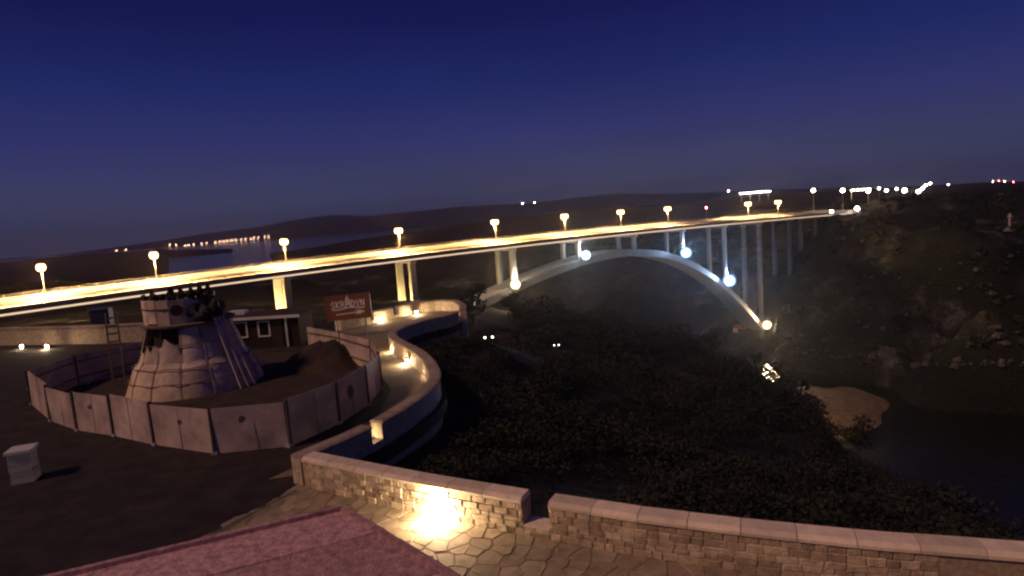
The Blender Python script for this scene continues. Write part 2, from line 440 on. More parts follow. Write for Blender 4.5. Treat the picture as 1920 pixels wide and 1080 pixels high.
def grid_mesh(name, v, f, m, smooth=True):
    me = bpy.data.meshes.new(name)
    me.vertices.add(len(v)); me.vertices.foreach_set('co', np.ascontiguousarray(v, dtype=np.float32).ravel())
    k = f.shape[1]
    me.loops.add(f.size); me.loops.foreach_set('vertex_index', f.astype(np.int32).ravel())
    me.polygons.add(len(f)); me.polygons.foreach_set('loop_start', np.arange(0, f.size, k, dtype=np.int32))
    me.polygons.foreach_set('use_smooth', np.full(len(f), smooth))
    me.materials.append(m); me.update(calc_edges=True); me.validate()
    return link(name, me)
kind(grid_mesh('terrain', tv, tf, M_TERR), 'structure')

# river and bay: one sheet of water
wp = [(8000, -1200, WZ)] + [(8200 * math.sin(math.radians(a)), 8200 * math.cos(math.radians(a)), WZ) for a in range(80, -81, -8)] + [(-8000, -1200, WZ)]
wm = MB(); wm.add(wp, [tuple(range(len(wp)))])
kind(wm.build('water', M_WATER), 'structure')

# far hills: each a long mound with a front foot, a crest and a back foot
def hills(name, crest, Dc, Df, Db, zf, seed, step=22, rough=0.02, rows=14):
    us = [c[0] for c in crest]; vs = [c[1] for c in crest]
    U = np.arange(us[0], us[-1] + 1, step); V = np.interp(U, us, vs)
    g = np.random.default_rng(seed)
    V = V + np.convolve(g.normal(0, 1.6, len(U) + 4), np.ones(5) / 5, 'valid')
    verts = []
    for u, v in zip(U, V):
        d = ray(u, v); h = math.hypot(d.x, d.y); ax, ay = d.x / h, d.y / h
        zc = EYE.z + d.z / h * Dc
        for k in range(rows + 1):
            t = k / rows
            if t <= 0.7:
                q = t / 0.7; D = Df + (Dc - Df) * q; s = q ** 0.9 * (1 - 0.25 * math.sin(math.pi * q)); z = zf + (zc - zf) * s
                z += g.normal(0, abs(zc - zf) * rough) * math.sin(math.pi * q)
            else:
                q = (t - 0.7) / 0.3; D = Dc + (Db - Dc) * q; z = zc + (zf - 30 - zc) * q
            verts.append((ax * D, ay * D, z))
    r = rows + 1
    i0 = (np.arange(len(U) - 1)[:, None] * r + np.arange(rows)[None, :]).ravel()
    F = np.stack([i0, i0 + r, i0 + r + 1, i0 + 1], 1)
    return kind(grid_mesh(name, np.array(verts), F, M_HILL), 'structure')
hills('far_hills', [(-500, 520), (0, 487), (100, 478), (200, 465), (300, 452), (380, 438), (430, 431), (480, 425), (540, 412), (600, 403), (640, 400), (690, 404), (740, 398), (800, 393), (860, 386), (930, 382), (1000, 378), (1080, 368),
                    (1160, 361), (1250, 362), (1350, 358), (1450, 353), (1560, 352), (1650, 350)], 9500, 7600, 12500, WZ - 1, 1)
hills('shore_hills', [(-500, 540), (-200, 505), (0, 490), (100, 481), (200, 472), (290, 467), (315, 476), (340, 505), (360, 535)], 3900, 900, 4300, WZ - 2, 2, step=16)
hills('spit', [(290, 466), (330, 467), (370, 468), (410, 466), (432, 467), (446, 474)], 3600, 3150, 4300, WZ - 2, 6, step=8, rows=10)
hills('peninsula', [(430, 530), (466, 488), (512, 474), (586, 463), (660, 450), (742, 438), (800, 429), (900, 413), (1000, 401), (1100, 390), (1200, 384), (1300, 379), (1400, 374), (1500, 370), (1560, 368)], 2600, 700, 3600, WZ - 2, 4, step=16)
hills('plateau', [(1150, 392), (1300, 378), (1420, 366), (1560, 357), (1650, 352), (1750, 346), (1850, 341), (1950, 338), (2300, 326)], 2100, 720, 2900, -14, 5, step=16, rough=0.05)

# ------------------------------------------------------------------ terrace and its walls
front_line = [(-6.9, 18.35), (-4.45, 16.9), (-2.78, 15.92), (-0.12, 14.5), (2.49, 13.2), (4.63, 12.3), (6.9, 11.45), (10, 10.5), (14, 9.6)]
side_line = spline([(-7.0, 18.5), (-5.25, 21.05), (-3.95, 24.3), (-3.55, 27.1), (-4.16, 30.36), (-5.3, 33.6), (-7.1, 37.3), (-7.75, 40.0), (-6.6, 43.2), (-4.9, 45.0), (-4.2, 46.7)], 6)
back_line = [(-13.4, 47.0), (-11.2, 49.9), (-8.6, 53.2), (-6.6, 53.9), (-5.2, 52.8), (-4.4, 50.0), (-4.2, 47.1)]
left_line = [(-64, 57), (-42, 51.6), (-33.5, 49.2), (-26, 48.2)]
terr = [(p[0] + 0.2, p[1] + 0.2) for p in front_line[::-1]] + [(p.x + 0.2, p.y) for p in side_line] + [(-4.0, 50.1), (-4.9, 53.1), (-6.6, 54.2), (-8.8, 53.5), (-13.6, 47.4), (-26, 48.6), (-42, 52), (-64, 57.4), (-90, 30), (-90, -30), (14, -30)]
def flat(name, poly, z, m, thick=0.0):
    b = MB()
    if thick: b.prism(poly, z - thick, z)
    else: b.add([(p[0], p[1], z) for p in poly], [tuple(range(len(poly)))])
    return b.build(name, m)
terrace = kind(flat('terrace', terr[::-1], -0.004, M_ASPH, 0.5), 'structure')
path_in = [(-8.4, 19.2), (-6.5, 22), (-6.0, 25), (-6.2, 29), (-7.5, 32.5), (-9.5, 36.5), (-11.5, 40), (-13, 43), (-14.5, 46.4)]
path_poly = [(p.x - 0.02, p.y) for p in side_line[3:]] + [(-4.45, 49.9), (-5.25, 52.6), (-6.6, 53.7), (-8.5, 53.0), (-11.0, 49.6), (-13.2, 46.8)] + path_in[::-1]
kind(flat('path', path_poly, 0.012, M_PATH), 'structure')

bed = [(p.x, p.y) for p in (arc_line(front_line)[1](t) for t in np.arange(0, 24.5, 1.0))]
bed = bed + [(x - 2.9, y - 4.9) for x, y in bed[::-1]]
kind(flat('paving_bed', bed, 0.004, mat('paving_mortar', (0.24, 0.19, 0.135), 0.95, 0.25, 6.0)), 'structure')
# irregular flagstones in front of the parapet (Voronoi cells)
def clip(poly, a, b):
    mx, my, nx_, ny_ = (a[0] + b[0]) / 2, (a[1] + b[1]) / 2, b[0] - a[0], b[1] - a[1]
    o = []
    for i in range(len(poly)):
        p, q = poly[i], poly[(i + 1) % len(poly)]
        dp = (p[0] - mx) * nx_ + (p[1] - my) * ny_; dq = (q[0] - mx) * nx_ + (q[1] - my) * ny_
        if dp <= 0: o.append(p)
        if dp * dq < 0:
            t = dp / (dp - dq); o.append((p[0] + (q[0] - p[0]) * t, p[1] + (q[1] - p[1]) * t))
    return o
fl_len, fl_at, fl_tan = arc_line(front_line)
seeds = []
ghosts = []
t = -0.5
while t < 15.5:
    for k in range(12):
        p = fl_at(max(t, 0)) + (fl_tan(0.3) * t if t < 0 else Vector()); tg = fl_tan(max(t, 0.3)); nrm = Vector((tg.y, -tg.x, 0))
        q = p + nrm * (0.28 + k * 0.46 + random.uniform(-0.19, 0.19)) + tg * random.uniform(-0.21, 0.21)
        (ghosts if t < 0 else seeds).append((q.x, q.y))
    t += 0.50
shown = []
for q in seeds:
    c = ROT.transposed() @ (Vector((q[0], q[1], 0)) - EYE)
    if 540 - FPX * c.y / -c.z < 1120 and abs(FPX * c.x / c.z) < 985: shown.append(q)
shown = sorted(shown, key=lambda q: math.hypot(q[0], q[1] - 6))[:300]
for i, s_ in enumerate(shown):
    near = sorted(((q[0] - s_[0]) ** 2 + (q[1] - s_[1]) ** 2, q) for q in seeds + ghosts if q is not s_)[:16]
    poly = [(s_[0] - .38, s_[1] - .38), (s_[0] + .38, s_[1] - .38), (s_[0] + .38, s_[1] + .38), (s_[0] - .38, s_[1] + .38)]
    for _, q in near: poly = clip(poly, s_, q)
    if len(poly) < 3: continue
    cx, cy_ = sum(p[0] for p in poly) / len(poly), sum(p[1] for p in poly) / len(poly)
    def shrink(p, d):
        L = math.hypot(p[0] - cx, p[1] - cy_); k = max(0.3, 1 - d / max(L, 0.01)); return (cx + (p[0] - cx) * k, cy_ + (p[1] - cy_) * k)
    h = 0.016 + random.uniform(0, 0.012)
    a_, b_ = [shrink(p, 0.010) for p in poly], [shrink(p, 0.026) for p in poly]
    m_ = len(poly); tx, ty = random.uniform(-.012, .012), random.uniform(-.012, .012)
    mb = MB()
    mb.add([(p[0] - cx, p[1] - cy_, 0) for p in a_] + [(p[0] - cx, p[1] - cy_, h + tx * (p[0] - cx) + ty * (p[1] - cy_)) for p in b_],
           [tuple(range(m_, 2 * m_))] + [(j, (j + 1) % m_, m_ + (j + 1) % m_, m_ + j) for j in range(m_)])
    o = mb.build('flagstone', M_FLAG, terrace); o.location = (cx, cy_, 0.0)

kb = [Vector((-7.05, 18.1, 0)), Vector((-10.0, 13.1, 0))]
L_ = (kb[1] - kb[0]).length; d_ = (kb[1] - kb[0]).normalized()
for k in range(7):
    c_ = kb[0] + d_ * (L_ * (k + .5) / 7)
    MB().box((0, 0, 0.03), (L_ / 7 - .012, 0.16, 0.08), math.atan2(d_.y, d_.x)).build('kerb_stone', M_KERB, terrace).location = (c_.x, c_.y, 0)
# stone facing blocks, shared meshes
STONES = []
for k in range(10):
    mb = MB(); j = lambda: random.uniform(-0.06, 0.06)
    bk = [(-.5 + j(), 0, -.5 + j()), (.5 + j(), 0, -.5 + j()), (.5 + j(), 0, .5 + j()), (-.5 + j(), 0, .5 + j())]
    fr = [(x * 0.86 + j() * .5, -1 + random.uniform(-.25, .25), z * 0.80 + j() * .5) for x, y, z in bk]
    mb.add(bk + fr, [(4, 5, 6, 7), (0, 1, 5, 4), (1, 2, 6, 5), (2, 3, 7, 6), (3, 0, 4, 7)])
    me = bpy.data.meshes.new('stone'); me.from_pydata(mb.v, [], mb.f); me.update()
    me.materials.append(M_STONE if k % 3 else M_STONE2); STONES.append(me)

def stone_wall(name, label, line, h=0.86, th=0.5, notches=(), cope_h=0.15, cope_len=1.1, cope_mat=None, face=None, z0=-0.6, side=1, deep=2.0):
    """line = the inner foot of the wall; side=+1: the wall's body lies to the left of the line's direction."""
    L, at, tan = arc_line(line)
    root = empty(name, (at(0).x, at(0).y, 0), label, 'wall')
    o0 = root.location.copy()
    def W(t, d, z):
        p, tg = at(t), tan(t); n = Vector((-tg.y, tg.x, 0)) * side
        q = p + n * d; return Vector((q.x - o0.x, q.y - o0.y, z))
    cuts = [0.0]
    for a, b in notches: cuts += [a, b]
    cuts.append(L)
    spans = [(cuts[i], cuts[i + 1], (h if i % 2 == 0 else 0.26)) for i in range(len(cuts) - 1)]
    core = MB()
    for a, b, hh in spans:
        n = max(1, int((b - a) / 0.7))
        for k in range(n):
            t0, t1 = a + (b - a) * k / n, a + (b - a) * (k + 1) / n
            core.hexa([W(t0, 0.02, z0), W(t1, 0.02, z0), W(t1, th, z0 - deep), W(t0, th, z0 - deep), W(t0, 0.02, hh), W(t1, 0.02, hh), W(t1, th, hh), W(t0, th, hh)])
    core.build('wall_core', M_MORTAR if face else M_STONE, root)
    for a, b, hh in spans:
        low = hh < 0.5
        n = max(1, round((b - a) / cope_len))
        for k in range(n):
            t0, t1 = a + (b - a) * k / n + 0.008, a + (b - a) * (k + 1) / n - 0.008
            dz = random.uniform(-.006, .006); e = 0.04
            zt = hh + (0.04 if low else cope_h) + dz
            zb = hh + 0.002
            m2 = MB()
            if low:
                m2.hexa([W(t0, 0, zb), W(t1, 0, zb), W(t1, th, zb), W(t0, th, zb), W(t0, 0, zt), W(t1, 0, zt), W(t1, th, zt), W(t0, th, zt)])
            else:     # coping with a bevelled front
                ta = (t0 + t1) / 2
                ring = [[W(x, -e, zb), W(x, -e, zb + cope_h * .45), W(x, 0.05, zt), W(x, th * .95, zt), W(x, th + e, zb + cope_h * .5), W(x, th + e, zb)] for x in (t0, ta, t1)]
                vs = ring[0] + ring[1] + ring[2]
                fs = [(r * 6 + i, r * 6 + (i + 1) % 6, (r + 1) * 6 + (i + 1) % 6, (r + 1) * 6 + i) for r in range(2) for i in range(6)]
                m2.add(vs, fs + [(5, 4, 3, 2, 1, 0), (12, 13, 14, 15, 16, 17)])
            m2.build('coping_stone', cope_mat or M_COPE, root)
    if face:
        for a, b, hh in spans:
            if a > face: continue
            b2 = min(b, face)
            z = 0.0
            while z < hh - 0.05:
                rh = min(random.choice((0.13, 0.16, 0.19)), hh - z)
                if hh - z - rh < 0.09: rh = hh - z
                t = a
                while t < b2 - 0.04:
                    w = min(random.uniform(0.20, 0.50), b2 - t)
                    if b2 - t - w < 0.12: w = b2 - t
                    p = W(t + w / 2, 0.02, z + rh / 2); tg = tan(t + w / 2)
                    o = link('stone', random.choice(STONES), root)
                    o.location = p
                    o.scale = (w * 0.97, random.uniform(0.014, 0.034), rh * 0.985)
                    o.rotation_euler = (0, 0, math.atan2(tg.y, tg.x) + (0 if side > 0 else math.pi))
                    t += w
                z += rh
    return root, at, tan, L
tn = next(t for t in np.arange(0, 20, 0.02) if fl_at(t).x > -0.17)
stone_wall('parapet_wall', 'low rubble stone parapet with pale coping across the foreground, notched near its middle', front_line, notches=((tn, tn + 0.72),), face=16.5)
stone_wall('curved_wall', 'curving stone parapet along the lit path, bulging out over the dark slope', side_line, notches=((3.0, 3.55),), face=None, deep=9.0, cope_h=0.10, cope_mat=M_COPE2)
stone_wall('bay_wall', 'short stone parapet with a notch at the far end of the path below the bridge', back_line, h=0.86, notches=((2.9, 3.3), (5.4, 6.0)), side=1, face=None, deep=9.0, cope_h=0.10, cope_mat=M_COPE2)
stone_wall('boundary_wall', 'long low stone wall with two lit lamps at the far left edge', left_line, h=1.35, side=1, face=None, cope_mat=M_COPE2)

# small lamps set at the feet of the walls
def wall_lamp(loc, label, aim, energy=110, group='small wall-foot lamps', bulb=(0.22, 0.22)):
    r = empty('wall_lamp', loc, label, 'lamp', group, math.atan2(aim[1], aim[0]))
    MB().box((-0.03, 0, 0.16), (0.14, 0.26, 0.32)).build('housing', M_METAL, r)
    MB().box((0.05, 0, 0.345), (0.32, 0.32, 0.05)).build('cap', M_METAL, r)
    MB().lathe([(0.001, 0.115), (0.08, 0.10), (0.115, 0.05), (0.12, 0)], 12).build('lens', G_WALL, r).rotation_euler = (0, math.pi / 2, 0)
    r.children[-1].location = (0.045, 0, 0.19)
    lamp('bulb', (bulb[0], 0, bulb[1]), energy, (1.0, 0.70, 0.40), r, radius=0.12)
    return r
p = gp(828, 975); n_f = (-0.52, -0.85)
wall_lamp((p.x + 0.1, p.y + 0.22, 0.03), 'glowing lamp at the foot of the foreground parapet', n_f, 600, bulb=(0.38, 0.25))
for (u, v), lab, aim, en in (((741, 660), 'glowing lamp at the inner foot of the curved wall, farthest of three in a row', (-0.9, -0.4), 190),
                         ((767, 683), 'glowing lamp at the inner foot of the curved wall, middle of three in a row', (-0.9, -0.35), 210),
                         ((806, 706), 'glowing lamp at the inner foot of the curved wall, nearest of three in a row', (-0.95, -0.2), 220),
                         ((712, 603), 'glowing lamp on the path bend just right of the brown sign', (0.8, -0.6), 230),
                         ((781, 590), 'glowing lamp against the stone pedestal of the far bay wall', (0.3, -0.95), 230)):
    p = gp(u, v); wall_lamp((p.x, p.y, 0.02), lab, aim, en)
for (u, v), lab, en in (((48, 652), 'smaller lit lamp at the left boundary wall', 40), ((95, 652), 'brighter lit lamp at the left boundary wall', 160)):
    p = gp(u, v); wall_lamp((p.x, p.y - 0.3, 0.0), lab, (-0.2, -1), en)
q = side_line
_L, s_at, s_tan = arc_line(side_line)
p = s_at(3.28); wall_lamp((p.x - 0.42, p.y + 0.18, 0.02), 'small lamp shining through the notch of the curved wall', (0.9, -0.35), 11, bulb=(0.1, 0.5))

# ------------------------------------------------------------------ building the camera looks over
rl = [(-1.67, 5.25), (-7.6, 2.85), (-5.0, -6.0), (4.2, -6.5), (5.2, -2.1)]
bd = empty('restaurant_building', (0, 0, 0), 'building corner with a flat pink mineral-felt roof in the foreground', 'building')
roof_ = MB().prism(rl[::-1], 5.28, 5.47).build('roof', M_ROOF, bd)
dn = Vector((rl[1][0] - rl[0][0], rl[1][1] - rl[0][1])).normalized(); nn = Vector((-dn.y, dn.x))
for k in range(14):
    o_ = -0.3 + k * 0.82
    c0, c1 = Vector(rl[0]) + nn * o_, Vector(rl[0]) + nn * (o_ + 0.875)
    pl = clip(rl, c1 - nn * .01, c1 + nn * .01); pl = clip(pl, c0 + nn * .01, c0 - nn * .01) if len(pl) > 2 else pl
    if len(pl) < 3: continue
    n_ = len(pl); zt = lambda q: 5.478 + 0.010 * max(0.0, min(1.0, ((Vector(q) - c0).dot(nn)) / 0.875))
    MB().add([(x, y, 5.471) for x, y in pl] + [(x, y, zt((x, y))) for x, y in pl], [tuple(range(n_, 2 * n_))] + [(i, (i + 1) % n_, n_ + (i + 1) % n_, n_ + i) for i in range(n_)]).build('felt_strip', M_ROOF, roof_)
c_ = (-1.2, -0.8)
MB().prism([(c_[0] + (x - c_[0]) * .93, c_[1] + (y - c_[1]) * .93) for x, y in rl][::-1], -0.3, 5.278).build('wall', M_RENDER, bd)
tr = MB()
for a, b in ((rl[1], rl[0]), (rl[0], rl[4])):
    tr.bar((*a, 5.40), (*b, 5.40), 0.05, 0.24)
tr.build('edge_trim', M_ROOF, bd)
p = gp(50, 900)
bl = empty('masonry_pillar', (p.x, p.y, 0), 'pale square masonry pillar standing at the lower left', 'pillar', rz=0.35)
for k in range(5):
    MB().box((random.uniform(-.012, .012), random.uniform(-.012, .012), 0.11 + k * 0.215), (0.66, 0.66, 0.207), random.uniform(-.02, .02)).build('block', M_CONC, bl)
MB().box((0, 0, 1.12), (0.78, 0.78, 0.10)).build('cap', M_WHITE, bl)

# ------------------------------------------------------------------ hoarding round the building site
fence_pts = [(-25.3, 31.1), (-21.85, 27.8), (-19.4, 26.05), (-17.05, 24.9), (-14.5, 23.4), (-11.4, 21.9), (-8.67, 22.1), (-7.45, 24.4), (-6.78, 26.7), (-6.75, 29.4), (-8.0, 33.2), (-10.6, 36.6),
             (-13.6, 39.6), (-17.2, 41.4), (-20.6, 41.0), (-23.6, 38.6), (-25.6, 35.0), (-25.3, 31.1)]
hd = empty('site_hoarding', (-15, 30, 0), 'ring of weathered plywood hoarding panels round the building site', 'fence')
for i in range(len(fence_pts) - 1):
    if i in (12, 13, 14): continue          # open towards the cabin
    a, b = Vector((*fence_pts[i], 0)) - Vector((-15, 30, 0)), Vector((*fence_pts[i + 1], 0)) - Vector((-15, 30, 0))
    d = (b - a); L = d.length; d.normalize(); n_ = Vector((d.y, -d.x, 0))
    hgt = 1.72 + random.uniform(-.05, .08)
    lean = n_ * random.uniform(-0.05, 0.08)
    mb = MB()
    a2, b2 = a + d * 0.07, b - d * 0.07
    z0, z1a, z1b = 0.02, hgt + random.uniform(-.04, .04), hgt + random.uniform(-.04, .04)
    mb.hexa([a2 + Vector((0, 0, z0)), b2 + Vector((0, 0, z0)), b2 - n_ * .02 + Vector((0, 0, z0)), a2 - n_ * .02 + Vector((0, 0, z0)),
             a2 + lean + Vector((0, 0, z1a)), b2 + lean + Vector((0, 0, z1b)), b2 + lean - n_ * .02 + Vector((0, 0, z1b)), a2 + lean - n_ * .02 + Vector((0, 0, z1a))])
    pn = mb.build('panel', M_BOARD, hd)
    MB().box((a.x, a.y, hgt / 2 + .03), (0.10, 0.13, hgt + .06), math.atan2(d.y, d.x)).build('post', M_BOARDB, hd)
    sm = a2.lerp(b2, random.uniform(.42, .58)); MB().box((sm.x + lean.x * .5 + n_.x * .006, sm.y + lean.y * .5 + n_.y * .006, hgt / 2), (0.02, 0.012, hgt * .96), math.atan2(d.y, d.x)).build('seam_strip', M_WOOD, pn)
    for zz in (0.45, 1.35):
        MB().bar(a2 - n_ * .06 + lean * (zz / hgt) + Vector((0, 0, zz)), b2 - n_ * .06 + lean * (zz / hgt) + Vector((0, 0, zz)), 0.07, 0.07).build('rail', M_WOOD, hd)
    MB().box((a.x - n_.x * .28, a.y - n_.y * .28, 0.06), (0.22, 0.7, 0.12), math.atan2(d.y, d.x)).build('foot', M_CONC, hd)
    if i in (2, 4, 5, 7):     # torn, dark patches left where posters came off
        mm = MB(); c = a.lerp(b, (0.45, 0.5, 0.42, 0.42)[(2, 4, 5, 7).index(i)]); zc = (1.15, 1.1, 1.25, 1.05)[(2, 4, 5, 7).index(i)]
        k = 11; R_ = 0.16 if i != 7 else 0.26
        pts = []
        for q in range(k):
            an = 2 * math.pi * q / k; rr = R_ * random.uniform(0.45, 1.2)
            lz = zc + math.sin(an) * rr * (1.5 if i == 7 else .8)
            pts.append(c + d * math.cos(an) * rr + n_ * (0.004) + lean * (lz / hgt) + Vector((0, 0, lz)))
        mm.add(pts, [tuple(range(k))])
        mm.build('torn_patch', M_BOARDB, pn)

# ------------------------------------------------------------------ the wrapped conical structure
CX, CY = -17.7, 33.2
cn = empty('wrapped_tower', (CX, CY, 0), 'tall conical structure wrapped in pale tied sheeting inside the hoarding ring', 'monument')
NG = 14
prof = [(3.35, 0.0), (3.12, 0.75), (2.82, 1.45), (2.72, 1.5), (2.55, 1.75), (2.25, 2.7), (2.02, 3.5)]
for g in range(NG):
    a0, a1 = 2 * math.pi * g / NG, 2 * math.pi * (g + 1) / NG
    torn = g in (8, 9, 10)            # upper rows of sheeting torn away on the left
    for band, (lo, hi) in enumerate(((0, 2), (2, 4), (4, 6))):
        pr = prof[lo:hi + 1]
        if torn and band == 2: pr = [prof[4], (2.46, 2.0), (2.40, {8: 2.15, 9: 2.45, 10: 2.75}[g])]
        mb = MB(); nseg = 5; m_ = nseg + 1
        vs = []
        for r, z in pr:
            for k in range(m_):
                a = a0 + (a1 - a0) * (k / nseg) * 0.985 + 0.006
                sag = 0.07 * math.sin(math.pi * k / nseg) * (1 + 0.6 * math.sin(5 * z + g))
                vs.append(((r + sag) * math.cos(a), (r + sag) * math.sin(a), z + (random.uniform(-.3, .3) if torn and band == 2 and z == pr[-1][1] else random.uniform(-.05, .02) if z in (pr[0][1], pr[-1][1]) and z > 0.1 else 0)))
        fs = [(i * m_ + k, i * m_ + k + 1, (i + 1) * m_ + k + 1, (i + 1) * m_ + k) for i in range(len(pr) - 1) for k in range(nseg)]
        mb.add(vs, fs).build('sheeting', M_SHEET if (a0 > 2.9 and a0 < 5.3) else M_SHEET2, cn, True)  # lit flank given paler sheeting, shaded flank slightly darker
for z, r in ((0.75, 3.22), (1.48, 2.93), (2.6, 2.40), (3.45, 2.12)):
    MB().tube([(r * math.cos(2 * math.pi * k / 40), r * math.sin(2 * math.pi * k / 40), z + 0.04 * math.sin(k * 1.7)) for k in range(41)], 0.022, 5, False).build('rope_ring', M_ROPE, cn)
for k in range(NG):
    a = 2 * math.pi * (k + 0.02) / NG
    MB().tube([((r + .05) * math.cos(a), (r + .05) * math.sin(a), z) for r, z in prof], 0.018, 5, False).build('rope', M_ROPE, cn)
MB().lathe([(1.9, 0), (1.75, 3.55)], 20).build('inner_frame', M_DARKW, cn)
MB().lathe([(0.01, 3.5), (2.3, 3.5), (2.32, 3.6), (0.01, 3.62)], 24).build('platform', M_WOOD, cn)
# upper drum of boards, a round disc hung on it
for k in range(16):
    a = 2 * math.pi * k / 16
    r = 1.72
    MB().box((r * math.cos(a) - 0.40, r * math.sin(a), 4.26 + random.uniform(-.06, .06)), (0.08, 0.64, 1.26 + random.uniform(-.12, .12)), a).build('board', M_SHEET, cn)
MB().tube([((1.81) * math.cos(2 * math.pi * k / 24) - 0.40, 1.81 * math.sin(2 * math.pi * k / 24), 4.45) for k in range(25)], 0.04, 5, False).build('rope_ring', M_ROPE, cn)
ang = math.atan2(-CY, -CX) - 0.1
dm = MB().lathe([(0.01, 0.05), (0.27, 0.05), (0.30, 0), (0.27, -0.05), (0.01, -0.05)], 20)
dk = dm.build('disc', M_DARKW, cn); dk.location = (1.88 * math.cos(ang) - 0.40, 1.88 * math.sin(ang), 4.35); dk.rotation_euler = (0, math.pi / 2, ang)
# ragged brush and planks heaped on top
rb = np.random.default_rng(11)
def leaf_cloud(n, centre, rad, size, g, flat=1.0):
    d = g.normal(0, 1, (n, 3)); d /= np.linalg.norm(d, axis=1)[:, None]
    r = g.uniform(0.35, 1.0, n) ** 0.5
    lump = 1 + 0.28 * np.sin(d[:, 0] * 5 + g.uniform(0, 6)) * np.cos(d[:, 1] * 4.3 + g.uniform(0, 6)) + 0.2 * np.sin(d[:, 2] * 7 + g.uniform(0, 6))
    c = d * (r * lump)[:, None] * np.array(rad) + np.array(centre)
    t1 = g.normal(0, 1, (n, 3)); t1 /= np.linalg.norm(t1, axis=1)[:, None]
    t2 = np.cross(t1, g.normal(0, 1, (n, 3))); t2 /= np.linalg.norm(t2, axis=1)[:, None]
    s = size * g.uniform(0.6, 1.4, n)[:, None]
    return np.stack([c - t1 * s, c - t2 * s * 0.55, c + t1 * s, c + t2 * s * 0.55], 1).reshape(-1, 3)
def cloud_obj(name, V, m, parent=None):
    F = np.arange(len(V)).reshape(-1, 4)
    me_o = grid_mesh(name, V, F, m, False)
    if parent is not None: me_o.parent = parent
    return me_o
def tarp(c, rad, seed):
    g = np.random.default_rng(seed); mb = MB(); n, m_ = 18, 9
    vs = []
    for i in range(m_ + 1):
        th = math.pi * i / m_
        for k in range(n):
            a = 2 * math.pi * k / n
            q = 1 + 0.22 * math.sin(3 * a + seed + 2 * th) + 0.16 * math.sin(5 * a - 3 * th + seed) + g.normal(0, 0.07)
            vs.append((c[0] + rad[0] * q * math.sin(th) * math.cos(a), c[1] + rad[1] * q * math.sin(th) * math.sin(a), c[2] + rad[2] * q * math.cos(th)))
    fs = [(i * n + k, (i + 1) * n + k, (i + 1) * n + (k + 1) % n, i * n + (k + 1) % n) for i in range(m_) for k in range(n)]
    return mb.add(vs, fs).build('dark_tarp', mat('dark_tarp', (0.020, 0.026, 0.026), 0.7, 0.4, 2.0), cn)
tarp((1.25, -1.15, 4.05), (0.62, 0.5, 0.42), 1); tarp((1.65, -0.55, 4.25), (0.5, 0.55, 0.5), 2)
for k in range(12):
    hh_ = rb.uniform(0.14, 0.34); tarp((-1.75 + k * 0.33, -0.9 + 0.25 * math.sin(k * 2.1), 4.92 + hh_ * .5), (rb.uniform(.10, .22), 0.2, hh_), 20 + k)
# raking boards up the right flank
for da, w in ((-0.52, 0.16), (-0.40, 0.14), (-0.28, 0.12)):
    a = da
    MB().bar((3.75 * math.cos(a), 3.75 * math.sin(a), 0.02), (2.2 * math.cos(a), 2.2 * math.sin(a), 3.75), w, 0.07).build('raking_board', M_SHEET2, cn)

p0 = gp(224, 722)
ld = empty('ladder', (p0.x, p0.y, 0), 'tall wooden ladder standing against the left flank of the wrapped tower', 'ladder', rz=0.45)
for sx in (-0.28, 0.28):
    MB().bar((sx, 0, 0.0), (sx, 0.75, 4.1), 0.09, 0.07).build('rail', M_WOOD, ld)
for k in range(9):
    t = 0.06 + k * 0.108
    MB().bar((-0.24, 0.75 * t, 4.1 * t), (0.24, 0.75 * t, 4.1 * t), 0.06, 0.10).build('rung', M_WOOD, ld)

def mound(name, label, c, r, h, m, seed, sx=1.0):
    g = np.random.default_rng(seed); mb = MB(); n, rings = 26, 9
    vs = []
    for i in range(rings + 1):
        t = i / rings
        for k in range(n):
            a = 2 * math.pi * k / n
            rr = r * (1 - t) * (1 + 0.14 * math.sin(3 * a + seed) + 0.08 * math.sin(5 * a)); z = h * math.sin(t * math.pi / 2) ** 1.1 + g.normal(0, 0.035) * (0 < i < rings) * 2
            vs.append((rr * sx * math.cos(a), rr * math.sin(a), z - 0.02))
    fs = [(i * n + k, i * n + (k + 1) % n, (i + 1) * n + (k + 1) % n, (i + 1) * n + k) for i in range(rings) for k in range(n)]
    o = mb.add(vs, fs).build(name, m, None, True); o.location = c
    return tag(o, label, 'mound')
p = gp(605, 690); mound('earth_mound', 'heap of dark excavated earth inside the hoarding, right of the tower', (p.x, p.y + 1.0, 0), 2.6, 1.3, M_EARTH, 5)
p = gp(140, 712); mound('rubble_mound', 'low grey rubble heap inside the hoarding, left of the ladder', (p.x, p.y + 0.6, 0), 2.2, 0.95, M_RUBBLE, 8, 1.2)
p = gp(470, 690); pk = empty('plank_pile', (p.x, p.y, 0), 'loose pale planks lying beside the tower foot', 'planks', rz=-0.5)
for k in range(4):
    MB().box((0.1 * k - .1, 0.22 * k - .3, 0.06 + 0.07 * k), (2.0 - .2 * k, 0.2, 0.05), 0.18 * k - .2).build('plank', M_SHEET2, pk)
p = gp(560, 725); so = tag(flat('bare_soil', [(x * .965 - .5, y * .965 + 1.1) for x, y in fence_pts[:-1]][::-1], 0.008, M_EARTH), '', '')
del so['label']; del so['category']; kind(so, 'structure')

